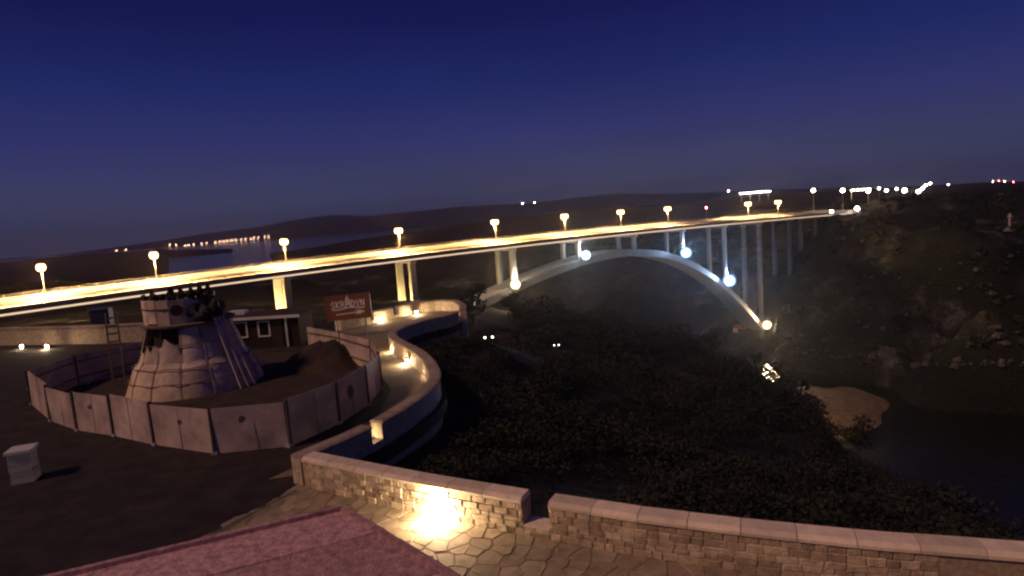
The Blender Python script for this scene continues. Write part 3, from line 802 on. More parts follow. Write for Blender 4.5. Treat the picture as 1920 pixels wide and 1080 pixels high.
# site cabin with white frames
p = gp(495, 652)
cb = empty('site_cabin', (p.x, p.y + 1.2, 0), 'dark red site cabin with white roof edge and white window frames behind the tower', 'cabin', rz=-0.09)
MB().box((0, 0, 1.05), (5.6, 2.4, 2.1)).build('wall', M_RED, cb)
rf = MB().box((0, -0.05, 2.20), (6.1, 2.9, 0.16)).build('roof', M_DARKW, cb)
MB().box((0, -1.53, 2.17), (6.14, 0.05, 0.20)).build('fascia', M_WHITE, rf)
for x in (-1.35, 0.3):
    w = MB().box((x, -1.215, 1.35), (0.72, 0.03, 0.95)).build('window', M_GLASS, cb)
    fr = MB()
    for dx in (-.4, .4): fr.box((x + dx, -1.24, 1.35), (0.10, 0.08, 1.12))
    for dz in (-.52, .52): fr.box((x, -1.241, 1.35 + dz), (0.7, 0.08, 0.09))
    fr.build('frame', M_WHITE, w)
MB().box((1.95, -1.30, 1.06), (0.12, 0.12, 2.12)).build('post', M_WHITE, cb)
MB().box((-2.6, -1.30, 1.06), (0.12, 0.12, 2.12)).build('post', M_WHITE, cb)
MB().box((1.2, -1.22, 0.95), (0.8, 0.04, 1.9)).build('door', M_DARKW, cb)
MB().box((-2.2, 0.2, 2.42), (1.2, 0.6, 0.28)).build('roof_box', M_WHITE, cb)
p = gp(182, 628)
pt = empty('site_cabinet', (p.x, p.y + 1.0, 0), 'dark blue upright site cabinet standing left of the ladder', 'cabinet', rz=0.3)
MB().box((0, 0, 1.1), (1.5, 1.3, 2.2)).build('body', M_BLUE, pt)
MB().lathe([(1.02, 2.2), (0.9, 2.32), (0.02, 2.45)], 4).build('roof', M_BLUE, pt).rotation_euler = (0, 0, math.pi / 4)
MB().box((0, -0.665, 1.0), (1.1, 0.03, 1.9)).build('door', M_BLUE, pt)

# ------------------------------------------------------------------ brown direction sign
SGx, SGy = -11.9, 44.0
sg = empty('direction_sign', (SGx, SGy, 0), 'brown direction sign with the white town name, a bell tower and an arrow pointing right', 'sign', rz=0.02)
SW, SH, SZ = 3.15, 1.72, 2.22
tilt = Matrix.Rotation(-0.035, 3, 'Y')
def sgp(x, z, y=0.0):
    q = tilt @ Vector((x, y, z)); return Vector((q.x, q.y, q.z + SZ))
def sign_rect(x0, x1, z0, z1, y0, y1): return [sgp(x0, z0, y0), sgp(x1, z0, y0), sgp(x1, z0, y1), sgp(x0, z0, y1), sgp(x0, z1, y0), sgp(x1, z1, y0), sgp(x1, z1, y1), sgp(x0, z1, y1)]
MB().hexa(sign_rect(-SW / 2, SW / 2, -SH / 2, SH / 2, -0.04, 0.04)).build('board', M_SIGN, sg)
fr = MB()
e = 0.05
for r_ in ((-SW/2 - e, -SW/2, -SH/2 - e, SH/2 + e), (SW/2, SW/2 + e, -SH/2 - e, SH/2 + e), (-SW/2, SW/2, SH/2, SH/2 + e), (-SW/2, SW/2, -SH/2 - e, -SH/2)): fr.hexa(sign_rect(*r_, -0.07, 0.07))
fr.build('frame', mat('sign_frame', (0.25, 0.12, 0.08), 0.5, 0.1), sg)
for x in (-1.1, 1.1): MB().box((x, 0.12, (SZ + .5) / 2), (0.10, 0.10, SZ + .5)).build('post', M_POLE, sg)
def stroke(mb, pts, w=0.055):
    pts = [Vector((x, 0, z)) for x, z in pts]
    for i, (a, b) in enumerate(zip(pts, pts[1:])):
        d = (b - a).normalized(); n_ = Vector((-d.z, 0, d.x)) * w / 2; a2, b2 = a - d * w * .4, b + d * w * .4
        y = -0.052 - 0.0007 * (len(mb.v) // 8 % 7)
        mb.hexa([Vector((q.x, y, q.z)) for q in ()] or [sgp(q.x, q.z, yy) for yy in (y, -0.041) for q in (a2 - n_, b2 - n_, b2 + n_, a2 + n_)])
LT = {'S': [[(.95, .9), (.6, 1.0), (.15, .85), (.1, .62), (.8, .42), (.9, .15), (.5, .0), (.05, .1)]],
      'K': [[(.1, 1.0), (.16, 0)], [(.95, .98), (.2, .5), (.95, -.05)]],
      'R': [[(.1, 0), (.1, 1.0), (.7, .98), (.88, .75), (.65, .5), (.12, .46)], [(.5, .48), (.95, -.05)]],
      'D': [[(.1, 0), (.1, 1.0), (.6, .9), (.95, .5), (.6, .06), (.1, 0)]],
      'I': [[(.1, 1.0), (.2, .6), (.5, .48), (.8, .6), (.9, 1.0)], [(.5, .5), (.5, .05)], [(.15, 0), (.85, 0)]],
      'N': [[(.1, -.05), (.12, 1.0), (.85, .02), (.9, 1.0)]]}
lx = -1.22
x = lx
for ch in 'SKR':
    mb = MB()
    for st in LT[ch]: stroke(mb, [(x + a * 0.28, 0.02 + b * 0.44) for a, b in st])
    mb.build('letter', M_SIGNW, sg); x += 0.345
tw = MB()           # the A, drawn as a bell tower
X0 = x + 0.17
for st in ([(-.16, .02), (-.11, .55)], [(.16, .02), (.11, .55)], [(-.13, .5), (.13, .5)], [(-.12, .55), (0, .76), (.12, .55)], [(-.04, .40), (-.04, .28)], [(.05, .40), (.05, .28)], [(-.15, .17), (.15, .2)], [(0, .74), (0, .84)]):
    stroke(tw, [(X0 + a, b) for a, b in st])
tw.build('letter', M_SIGNW, sg); x += 0.40
for ch in 'DIN':
    mb = MB()
    for st in LT[ch]: stroke(mb, [(x + a * 0.28, 0.02 + b * 0.44) for a, b in st])
    mb.build('letter', M_SIGNW, sg); x += 0.35
mb = MB(); stroke(mb, [(-1.15 + k * 0.115, -0.08 - 0.05 * math.sin(k * 0.42 + 0.3)) for k in range(21)], 0.07); mb.build('wave', M_SIGNW, sg)
mb = MB(); stroke(mb, [(-0.92, -0.48), (0.85, -0.42)], 0.075); stroke(mb, [(0.50, -0.29), (0.92, -0.415), (0.50, -0.56)], 0.06); stroke(mb, [(0.70, -0.30), (1.10, -0.41), (0.70, -0.55)], 0.06)
mb.build('arrow', M_SIGNW, sg)

# ------------------------------------------------------------------ the motorway bridge
br = empty('arch_bridge', (0, 0, 0), 'long concrete arch bridge with a brightly lit deck crossing the gorge', 'bridge')
S = np.arange(-80, 425, 6.0)
def sweep(mb, sec, S):
    """sec(s) -> ring of (offset, z) pairs, the same number for every s"""
    R_ = [[BP(s, o, z) for o, z in sec(s)] for s in S]; n = len(R_[0])
    vs = [p for r in R_ for p in r]
    fs = [(i * n + k, (i + 1) * n + k, (i + 1) * n + (k + 1) % n, i * n + (k + 1) % n) for i in range(len(S) - 1) for k in range(n)]
    return mb.add(vs, fs + [tuple(range(n)), tuple(reversed(range((len(S) - 1) * n, len(S) * n)))])
sweep(MB(), lambda s: [(-11.3, zdeck(s) - .3), (-11.3, zdeck(s)), (11.3, zdeck(s)), (11.3, zdeck(s) - .3), (6, zdeck(s) - .55), (-6, zdeck(s) - .55)], S).build('deck', M_DECK, br)
for o in (-5.2, 5.2):
    sweep(MB(), lambda s: [(o - .25, zdeck(s) - 2.0), (o - .25, zdeck(s) - .56), (o + .25, zdeck(s) - .56), (o + .25, zdeck(s) - 2.0), (o + .7, zdeck(s) - 2.0), (o + .7, zdeck(s) - 2.12), (o - .7, zdeck(s) - 2.12), (o - .7, zdeck(s) - 2.0)], S).build('girder', M_STEEL, br)
for o, h in ((-11.05, 1.35), (11.05, 0.28), ):
    sweep(MB(), lambda s: [(o - .16, zdeck(s) + .004), (o - .10, zdeck(s) + h), (o + .10, zdeck(s) + h), (o + .16, zdeck(s) + .004)], S).build('parapet', M_CONC, br)
sweep(MB(), lambda s: [(-.35, zdeck(s) + .004), (-.12, zdeck(s) + .8), (.12, zdeck(s) + .8), (.35, zdeck(s) + .004)], S).build('median_barrier', M_CONC, br)
sweep(MB(), lambda s: [(11.31, zdeck(s) - .95), (11.31, zdeck(s) + .02), (11.47, zdeck(s) + .02), (11.47, zdeck(s) - .95)], S).build('fascia', M_STEEL, br)
sweep(MB(), lambda s: [(11.1, zdeck(s) - 1.5), (11.1, zdeck(s) - .96), (11.75, zdeck(s) - .96), (11.75, zdeck(s) - 1.5)], S).build('ledge', M_CONC, br)
sweep(MB(), lambda s: [(11.751, zdeck(s) - 1.46), (11.751, zdeck(s) - 1.02), (11.81, zdeck(s) - 1.02), (11.81, zdeck(s) - 1.46)], S).build('lit_ledge_glow', G_STRIP, br)  # glowing band standing in for the lit line of the ledge
for o, base in ((-11.05, 1.35), (11.05, 0.28)):
    rl_ = MB()
    top = base + 0.75
    for s in np.arange(-80, 416, 4.0):
        z = zdeck(s); rl_.bar(BP(s, o, z + base), BP(s, o, z + top), 0.16, 0.16, up=BD)
    for zz in (top, base + .38):
        for s0, s1 in zip(S, S[1:]): rl_.bar(BP(s0, o, zdeck(s0) + zz), BP(s1, o, zdeck(s1) + zz), 0.09, 0.08)
    kind(rl_.build('railing', M_STEEL, br), 'stuff')
SA = np.arange(104, 318, 3.0)
sweep(MB(), lambda s: [(-5.6, zarch(s) - 1.5), (-5.6, zarch(s) + 1.5), (5.6, zarch(s) + 1.5), (5.6, zarch(s) - 1.5)], SA).build('arch', M_CONC, br)
for s in (62, 104, 147, 181, 215, 249, 283, 315, 346, 376, 404):
    zt = zdeck(s) - 2.13
    MB().box(BP(s, 0, zt - 0.45), (2.0, 12.6, 0.9), math.atan2(BD.y, BD.x)).build('cap_beam', M_CONC, br)
    for o in (-4.7, 4.7):
        p = BP(s, o)
        on_arch = 140 < s < 300
        zb = zarch(s) + 1.45 if on_arch else tz(p.x, p.y) - 2.5
        slim = 1.5 if 160 < s < 300 else 2.0
        if zt - .9 - zb < 0.4: continue
        c = MB().box((p.x, p.y, (zt - .9 + zb) / 2), (slim, 1.5 if slim < 2 else 1.75, zt - .9 - zb), math.atan2(BD.y, BD.x)).build('column', M_CONC, br)
        if s == 315:
            for zc in (-20.5, -7.6): MB().box((p.x, p.y, zc), (slim + .5, 2.25, 0.4), math.atan2(BD.y, BD.x)).build('collar', M_WHITE, c)
p = BP(421); MB().box((p.x, p.y, -9.5), (5, 24, 7), math.atan2(BD.y, BD.x)).build('abutment', M_CONC, br)
p = BP(-80); MB().box((p.x, p.y, -9.5), (5, 24, 6), math.atan2(BD.y, BD.x)).build('abutment', M_CONC, br)

# street lamps on the deck: two arms over the two carriageways
BRZ = math.atan2(BD.y, BD.x)
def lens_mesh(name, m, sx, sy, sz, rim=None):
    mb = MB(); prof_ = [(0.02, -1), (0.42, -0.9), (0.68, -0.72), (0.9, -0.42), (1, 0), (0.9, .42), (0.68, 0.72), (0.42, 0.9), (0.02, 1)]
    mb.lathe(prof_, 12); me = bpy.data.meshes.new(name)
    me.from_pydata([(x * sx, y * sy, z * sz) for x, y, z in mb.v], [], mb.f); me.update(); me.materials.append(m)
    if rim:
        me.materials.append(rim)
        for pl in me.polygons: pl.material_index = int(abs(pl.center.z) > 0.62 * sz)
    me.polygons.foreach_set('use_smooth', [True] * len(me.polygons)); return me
LENS = lens_mesh('lens', G_SODIUM, 1.0, 1.0, 1.15, glow('amber_halo', (1.0, 0.36, 0.06), 1.3))  # amber caps imitate the orange halo, globes enlarged to the size of the glare
def pole_mesh(h):
    return MB().tube([(0, 0, 0), (0, 0, h * .5), (0, 0, h)], [0.17, 0.14, 0.10], 8)
def street_lamp(loc, h, label, energy, group, rz=BRZ, arm=0.42, lens=LENS, color=(1.0, 0.60, 0.24)):
    r = empty('street_lamp', loc, label, 'street lamp', group, rz)
    pole_mesh(h).build('pole', M_POLE, r)
    for sgn in (-1, 1):
        MB().tube([(0, 0, h - .1), (0, sgn * arm * .5, h + .22), (0, sgn * arm, h + .30)], 0.06, 6).build('arm', M_POLE, r)
        hd_ = MB().box((0, sgn * (arm + .45), h + .37), (1.0, 1.5, 0.16)).build('luminaire', M_POLE, r)
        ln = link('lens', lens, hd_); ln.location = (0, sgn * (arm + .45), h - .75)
    lamp('bulb', (0, 0, h - 2.15), energy, color, r, spot=158, aim=(0, 0, -1), radius=0.4, blend=0.1)
    lamp('bulb', (0, 0, h - 2.2), energy * 0.16, (1.0, 0.46, 0.13), r, radius=0.9)
    return r
ORD = ['first', 'second', 'third', 'fourth', 'fifth', 'sixth', 'seventh', 'eighth', 'ninth', 'tenth', 'eleventh']
LS = [4.6, 29.2, 64.1, 102.7, 143.2, 178.8, 212.5, 245.0, None, 312.5, 342.6]
where = ['near the left edge of the picture', 'behind the wrapped tower', 'above the golden pier beside the cabin', 'above the twin columns right of the sign', 'just left of where the arch rises', 'over the left shoulder of the arch', 'over the crown of the arch', 'right of the arch crown', '', 'above the tall twin piers', 'right of the tall twin piers']
for i, s in enumerate(LS):
    if s is None: continue
    street_lamp(BP(s, 0, zdeck(s)), 9.0, 'lit street lamp on the bridge deck ' + where[i], 115000, 'street lamps along the bridge deck')
s = 275.3
r = empty('beacon_lamp', BP(s, 0, zdeck(s)), 'shorter red-glowing beacon lamp on the bridge deck between the amber lamps', 'lamp')
pole_mesh(7.2).build('pole', M_POLE, r)
MB().lathe([(0.32, 7.2), (0.40, 7.5), (0.30, 7.9), (0.02, 8.05)], 10).build('lens', G_REDL, r)
MB().lathe([(0.45, 7.12), (0.45, 7.2), (0.02, 7.2)], 10).build('collar', M_POLE, r)

# floodlights on the arch and at the pier feet
def floodlight(loc, label, gm, color, energy, size=0.7, toward=None, group='bridge floodlights', spot=150, local=0):
    d = (Vector(toward) if toward else (EYE - Vector(loc))).normalized()
    r = empty('floodlight', loc, label, 'floodlight', group, math.atan2(d.y, d.x))
    MB().box((-0.25 * size, 0, size * 1.3), (0.7 * size, 1.7 * size, 1.3 * size)).build('housing', M_METAL, r)
    for sy in (-1, 1): MB().box((-0.2 * size, sy * size * .95, size * .75), (0.15, 0.12, size * 1.5)).build('bracket', M_METAL, r)
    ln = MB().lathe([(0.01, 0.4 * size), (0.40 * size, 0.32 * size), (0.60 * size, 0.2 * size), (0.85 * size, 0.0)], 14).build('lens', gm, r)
    ln.data.materials.append(glow('halo_' + gm.name, tuple(c ** 1.5 for c in color), 1.1))  # outer lens ring glows to imitate the halo round the floodlight
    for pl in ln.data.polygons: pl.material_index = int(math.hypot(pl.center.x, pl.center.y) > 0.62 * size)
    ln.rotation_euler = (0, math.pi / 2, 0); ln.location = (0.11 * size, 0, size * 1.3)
    lamp('bulb', (0.5 + size, 0, size * 1.4), energy, color, r, spot=spot, aim=(1, 0, 0.8), radius=0.8, blend=0.8)
    if local: lamp('bulb', (0.4, 0, size * 2.3), local, color, r, radius=0.4)
    return r
def on_arch(s, off): return BP(s, off, zarch(s) - 0.6)
floodlight(BP(146, 6.6, zarch(146) - 1.2), 'warm white floodlight at the left foot of the arch', G_WARM, (1, .80, .56), 48000, 2.5, local=5000)
floodlight(BP(183.5, 6.6, zarch(183.5) - .6), 'white floodlight on the left shoulder of the arch', G_COOL, (.75, .88, 1), 48000, 2.5, local=5000)
floodlight(BP(249, 6.6, zarch(249) - .2), 'blue-white floodlight on the right shoulder of the arch', G_BLUEW, (.38, .60, 1), 70000, 3.3, local=5000)
floodlight(BP(283.5, 6.6, zarch(283.5) - .6), 'blue-white floodlight low on the right flank of the arch', G_BLUEW, (.42, .64, 1), 95000, 3.9, local=5000)
p = BP(316, 7.4); floodlight((p.x, p.y, tz(p.x, p.y) - .2), 'warm floodlight at the foot of the tall twin piers above the water', G_WARM, (1, .74, .42), 85000, 3.1)
for s, lab in ((62, 'warm floodlight hidden at the foot of the golden pier behind the cabin'), (104, 'warm floodlight at the foot of the twin columns beyond the path')):
    q = BP(s - 7, 0); floodlight((q.x, q.y, tz(q.x, q.y)), lab, G_WARM, (1, .66, .24), 30000, 0.35, toward=(BD.x, BD.y, 0))

# ------------------------------------------------------------------ far street lamps and lit places on the plateau
FLENS = lens_mesh('lens', G_FAR, 0.9, 0.9, 0.8)
FLENSW = lens_mesh('lens', G_FARW, 0.9, 0.9, 0.8)
FLENSR = lens_mesh('lens', G_REDL, 0.8, 0.8, 0.7)
dg = bpy.context.evaluated_depsgraph_get()
def ground_under(x, y):
    ok, loc, nn, idx, ob, mt = scene.ray_cast(dg, Vector((x, y, 500)), Vector((0, 0, -1)))
    return loc.z if ok else WZ
def far_lamp(u, v, D, label, lens, scale=1.0, cat='street lamp', group='street lamps beyond the bridge', light=None):
    top = at_d(u, v, D); g = ground_under(top.x, top.y)
    h = max(3.0, top.z - g)
    r = empty('mast_lamp', (top.x, top.y, top.z - h), label, cat, group)
    MB().tube([(0, 0, 0), (0, 0, h + .3 * scale)], [0.20 * max(1, scale * .5), 0.12 * max(1, scale * .5)], 6).build('pole', M_POLE, r)
    MB().lathe([(0.95 * scale, h + .05), (1.0 * scale, h + .2 * scale), (0.02, h + .5 * scale)], 10).build('hood', M_POLE, r)
    ln = link('lens', lens, r); ln.location = (0, 0, h); ln.scale = (scale,) * 3
    if light: lamp('bulb', (0, 0, h - 1.0 * scale), light, (1, .7, .38), r, spot=165, aim=(0, 0, -1), radius=0.4)
    return r
far_lamp(1525, 357, 440, 'tall amber mast lamp at the right end of the bridge, leftmost of three', FLENS, 1.3, light=3500)
far_lamp(1580, 357, 455, 'tall amber mast lamp at the right end of the bridge, middle of three', FLENS, 1.4, light=3500)
far_lamp(1628, 358, 470, 'tall amber mast lamp at the right end of the bridge, rightmost of three', FLENS, 1.3, light=3000)
far_lamp(1559, 397, 424, 'low white lamp where the bridge deck ends', FLENSW, 1.2, light=3000)
far_lamp(1607, 391, 436, 'low white lamp just right of the bridge end', FLENSW, 1.4, light=3000)
nm = ['just right of the tall mast lamps', 'second right of the tall mast lamps', 'dim one above the scrub slope', 'brightest one above the scrub slope', 'lower of the pair before the dark skyline', 'upper of the pair before the dark skyline', 'first on the climbing skyline', 'second on the climbing skyline', 'lone one on the dark skyline']
for (u, v, D, sc), n_ in zip(((1648, 353, 900, 1.5), (1662, 357, 800, 1.7), (1681, 354, 900, 1.5), (1696, 357, 780, 2.4), (1722, 359, 800, 2.2), (1730, 353, 950, 2.0), (1736, 347, 1500, 2.2), (1744, 344, 1800, 2.4), (1778, 346, 1800, 1.4)), nm):
    far_lamp(u, v, D, 'distant road lamp, ' + n_, FLENSW, sc)
nm = ['leftmost of the row', 'second of the row', 'third of the row', 'rightmost of the row']
for (u, v, wht), n_ in zip(((1862, 340, 1), (1873, 339, 0), (1884, 340, 1), (1900, 341, 0)), nm):
    far_lamp(u, v, 1900, 'tiny red or white mast light on the far right skyline, ' + n_, FLENSR if not wht else FLENSW, 1.5 if not wht else 1.2, 'mast light', 'mast lights on the skyline')
for u, v, D, n_ in ((980, 381, 2500, 'left'), (1002, 380, 2500, 'right')):
    far_lamp(u, v, D, 'white light on the hill crest above the bridge, %s of two' % n_, FLENSW, 2.3, 'lamp', 'lights on the hill crest')
far_lamp(1366, 358, 2050, 'lone white light left of the bright row on the hill', FLENSW, 2.2, 'lamp', None)
# petrol-station canopy with a row of lights
p = at_d(1415, 361, 1500); g = ground_under(p.x, p.y)
ps = empty('lit_canopy', (p.x, p.y, g), 'distant long canopy with a bright row of lights on the plateau', 'canopy', rz=-0.3)
hh = max(5.0, p.z - g)
MB().box((0, 0, hh + 1.2), (66, 12, 1.2)).build('roof', M_WHITE, ps)
for x in (-28, -10, 10, 28): MB().box((x, 0, hh / 2), (1, 1, hh)).build('column', M_WHITE, ps)
for k in range(9): MB().box((-30 + k * 7.5, -6.2, hh + .1), (3.6, 0.6, 1.9)).build('light', G_FARW, ps)
p = at_d(1612, 356, 760); g = ground_under(p.x, p.y)
ps = empty('lit_toll_canopy', (p.x, p.y, g), 'distant lit canopy beside the tall mast lamps right of the bridge', 'canopy', rz=-0.3)
hh = max(5.0, p.z - g)
MB().box((0, 0, hh + .8), (20, 8, .8)).build('roof', M_WHITE, ps)
for x in (-8, 8): MB().box((x, 0, hh / 2), (.7, .7, hh)).build('column', M_WHITE, ps)
for k in range(4): MB().box((-7.5 + k * 5, -4.1, hh + .1), (3, .4, 1.2)).build('light', G_FAR, ps)

# white monument on the right bank
p = hit(1893, 432, 200)
mo = empty('monument', (p.x, p.y, p.z), 'small pale cross monument on a stepped base on the right bank', 'monument')
MB().lathe([(2.6, -0.4), (2.1, 0.7), (1.0, 1.4), (0.6, 2.2), (0.01, 2.3)], 10).build('base', M_STEEL, mo)
MB().box((0, 0, 5.2), (0.65, 0.65, 6.2)).build('shaft', M_CONC, mo)
MB().box((0, 0, 6.9), (2.0, 0.6, 0.6)).build('arm', M_WHITE, mo)

# waterfront town beyond the bay
tu = [(218, 470, 1), (236, 468, 1), (318, 457, 1), (330, 458, 2), (347, 460, 1), (354, 459, 2), (363, 458, 1), (378, 456, 1), (387, 455, 1), (404, 453, 2), (412, 452, 2), (419, 451, 4), (426, 450, 5), (434, 449, 5), (442, 448, 4), (452, 448, 3), (460, 447, 3), (470, 446, 2), (476, 444, 3), (484, 444, 1), (496, 442, 1), (503, 441, 2)]
tp = ['at the far left of the shore lights', 'left of the amber lamp glow', 'first right of the second bridge lamp', 'second right of the second bridge lamp', 'third right of the second bridge lamp', 'before the gap in the shore lights', 'after the small gap', 'in the thin stretch', 'ending the thin stretch', 'starting the bright cluster', 'second in the bright cluster', 'third in the bright cluster', 'in the left of the cluster core', 'in the right of the cluster core', 'just right of the cluster core', 'seventh in the bright cluster', 'eighth in the bright cluster', 'ninth in the bright cluster', 'ending the bright cluster', 'left of the third bridge lamp', 'nearer left of the third bridge lamp', 'closest to the third bridge lamp']
for (u, v, k), n_ in zip(tu, tp):
    p = at_d(u, v, 7450); z = WZ + 0.2
    hN = max(10, p.z - z + 6)
    h_ = empty('waterfront_house', (p.x, p.y, z), 'distant lit waterfront house ' + n_, 'house', 'lit houses across the bay', math.atan2(p.y, p.x) - math.pi / 2)
    w = 16 + 3 * k
    MB().box((0, 0, hN / 2), (w, 12, hN)).build('wall', M_RENDER, h_)
    MB().add([(-w/2-.5, -6.5, hN), (w/2+.5, -6.5, hN), (w/2+.5, 6.5, hN), (-w/2-.5, 6.5, hN), (-w/2-.5, 0, hN + 4), (w/2+.5, 0, hN + 4)], [(0, 1, 5, 4), (2, 3, 4, 5), (0, 4, 3), (1, 2, 5), (3, 2, 1, 0)]).build('roof', M_TILE, h_)
    for j in range(k + 1):
        MB().box((-w / 2 + w * (j + .5) / (k + 1), -6.1, hN * (0.45 + 0.3 * (j % 2))), (min(5.5, w / (k + 1) * .5), 0.3, 4.0 + 1.5 * (j % 3 == 1))).build('window', G_WIN, h_)

# ------------------------------------------------------------------ the river side: golden-glow mound, hut, small lamps
p = gp(1562, 762, WZ)  # mound shaped to stand in for a golden glow on the water
gm_ = MB(); n = 30; vs = [(0, 0, 4.2)]
for k in range(n):
    a = 2 * math.pi * k / n; rr = 1 + .12 * math.sin(3 * a) + .06 * math.sin(7 * a)
    vs.append((11 * rr * math.cos(a), 17 * rr * math.sin(a), 3.0))
for k in range(n):
    a = 2 * math.pi * k / n; rr = 1 + .12 * math.sin(3 * a) + .06 * math.sin(7 * a)
    vs.append((20 * rr * math.cos(a), 33 * rr * math.sin(a), -0.6))
gm_.add(vs, [(0, 1 + k, 1 + (k + 1) % n) for k in range(n)] + [(1 + k, 1 + n + k, 1 + n + (k + 1) % n, 1 + (k + 1) % n) for k in range(n)])
gb = gm_.build('glow_mound', M_MOUND, None, True); gb.location = (p.x, p.y, WZ); gb.rotation_euler = (0, 0, -0.4); kind(gb, 'structure')
q = at_d(1528, 800, 207)
r = empty('mound_lamp', (q.x, q.y, WZ - 1), 'unseen low lamp post added behind the slope to light the golden-glow mound', 'street lamp')
pole_mesh(6).build('pole', M_POLE, r); MB().box((0, 0, 6.1), (0.8, 0.5, 0.2)).build('luminaire', M_POLE, r)
lamp('bulb', (0, 0, 5.7), 42000, (1, .60, .20), r, radius=.4)  # unseen lamp, added to light the mound

p = hit(1384, 622, 200)
hu = empty('shore_hut', (p.x, p.y, p.z - .3), 'tiny gabled hut by the water left of the warm floodlight', 'hut', rz=0.5)
MB().box((0, 0, 1.3), (4.4, 3.2, 2.6)).build('wall', M_RENDER, hu)
MB().add([(-2.5, -1.9, 2.6), (2.5, -1.9, 2.6), (2.5, 1.9, 2.6), (-2.5, 1.9, 2.6), (-2.5, 0, 4.3), (2.5, 0, 4.3)], [(0, 1, 5, 4), (2, 3, 4, 5), (0, 4, 3), (1, 2, 5), (3, 2, 1, 0)]).build('roof', M_TILE, hu)
MB().box((0.6, -1.62, 1.0), (0.9, 0.06, 2.0)).build('door', M_DARKW, hu)

def slope_lamp(u, v, label):
    p = hit(u, v, 30)
    r = empty('bollard_lamp', (p.x, p.y, p.z), label, 'lamp', 'small twin lamps on the dark slope')
    MB().tube([(0, 0, -.3), (0, 0, 1.5)], 0.07, 6).build('post', M_METAL, r)
    MB().box((0, 0, 1.52), (0.62, 0.08, 0.06)).build('bar', M_METAL, r)
    for sx in (-.27, .27):
        MB().lathe([(0.01, -.07), (0.06, -.05), (0.075, 0), (0.06, .05), (0.01, .07)], 8, (sx, 0, 1.62)).build('globe', glow('globe', (1, .9, .8), 7), r)
slope_lamp(1045, 672, 'pair of tiny white lights on the dark slope, the brighter right pair')
slope_lamp(920, 680, 'pair of tiny white lights on the dark slope, the dimmer left pair')
p = hit(891, 590, 40)
r = empty('path_light', (p.x, p.y, p.z - .1), 'small greenish-white post light right of the far bay wall', 'lamp')
MB().tube([(0, 0, -.4), (0, 0, 1.6)], 0.06, 6).build('post', M_METAL, r)
MB().lathe([(0.02, 1.55), (0.20, 1.65), (0.20, 2.15), (0.02, 2.3)], 8).build('globe', glow('globe_green', (.75, 1, .85), 2.2), r)

# ------------------------------------------------------------------ scrub, rocks and two small trees
def scrub(name, pts, rad, nleaf, leaf, seed, m=M_LEAF):
    g = np.random.default_rng(seed)
    tmpl = [leaf_cloud(nleaf, (0, 0, 0.35), (1, 1, 0.8), leaf, g).reshape(-1, 3) for _ in range(6)]
    out_ = []
    for (x, y, z), r in zip(pts, rad):
        a = g.uniform(0, 6.28); c, s = math.cos(a), math.sin(a); T = tmpl[g.integers(6)]
        sx, sz = r * g.uniform(.8, 1.25), r * g.uniform(.7, 1.2)
        out_.append(np.stack([(T[:, 0] * c - T[:, 1] * s) * sx + x, (T[:, 0] * s + T[:, 1] * c) * sx + y, T[:, 2] * sz + z], 1))
    return kind(cloud_obj(name, np.concatenate(out_), m), 'stuff')
def near_slope():
    o = []
    while len(o) < 1700:
        u, D = rng.uniform(780, 2050), 14 + 112 * rng.uniform(0, 1) ** 1.3
        d = ray(u, 600); h = math.hypot(d.x, d.y); o.append((d.x / h * D, d.y / h * D))
    o = np.array(o)
    # keep clear of the terrace
    wall_y = np.interp(o[:, 0], [f_[0] for f_ in front_line], [f_[1] for f_ in front_line])
    sy = np.array([p_.y for p_ in side_line]); sxx = np.array([p_.x for p_ in side_line])
    wall_x = np.interp(o[:, 1], sy, sxx, left=-7, right=-2.4)
    keep = (o[:, 0] > wall_x + 1.7) & (o[:, 1] > wall_y + 1.7) & ~((o[:, 1] > 46) & (o[:, 1] < 56) & (o[:, 0] < 0))
    q = np.sin(o[:, 0] * 0.21 + 1.3) * np.cos(o[:, 1] * 0.17) + 0.7 * np.sin(o[:, 0] * 0.47 - o[:, 1] * 0.39)
    return o[keep & (q > -1.0)]
o = near_slope(); z = terrain_z(o[:, 0], o[:, 1]); Dn = np.hypot(o[:, 0], o[:, 1])
rad = rng.uniform(0.5, 1.25, len(o)) * (0.75 + Dn / 130)
rad *= np.exp(rng.normal(0, 0.35, len(o)))
near_wall = np.minimum(o[:, 0] - np.interp(o[:, 1], [p_.y for p_ in side_line], [p_.x for p_ in side_line], left=-99, right=-4), o[:, 1] - np.interp(o[:, 0], [f_[0] for f_ in front_line], [f_[1] for f_ in front_line]))
rad = np.minimum(rad, np.maximum(0.45, near_wall * 0.42))
zlim = np.where(Dn < 24, np.minimum(z, -1.3), z)
hug, hr = [], []
for line in (side_line, [Vector((*f_, 0)) for f_ in front_line]):
    Lh, ah, th_ = arc_line([(p_.x, p_.y) for p_ in line])
    for t_ in np.arange(0.6, Lh, 0.34):
        p_, t2 = ah(t_), th_(t_); nn = Vector((t2.y, -t2.x, 0)) if line is side_line else Vector((-t2.y, t2.x, 0))
        if line is not side_line and t_ < 1.5: continue
        r_ = rng.uniform(0.35, 0.75); c_ = p_ + nn * (0.62 + r_ + rng.uniform(0, 0.9))
        hug.append((c_.x, c_.y)); hr.append(r_)
hug = np.array(hug); hz_ = terrain_z(hug[:, 0], hug[:, 1])
rad = np.where(Dn < 55, np.minimum(rad, 1.15), rad)
scrub('scrub', np.concatenate([np.column_stack([o, zlim - 0.1]), np.column_stack([hug, hz_ - 0.05])]), np.concatenate([rad, hr]), 400, 0.095, 21)
o = []
while len(o) < 2600:
    x, y = rng.uniform(40, 480), rng.uniform(170, 640)
    o.append((x, y))
o = np.array(o); z = terrain_z(o[:, 0], o[:, 1])
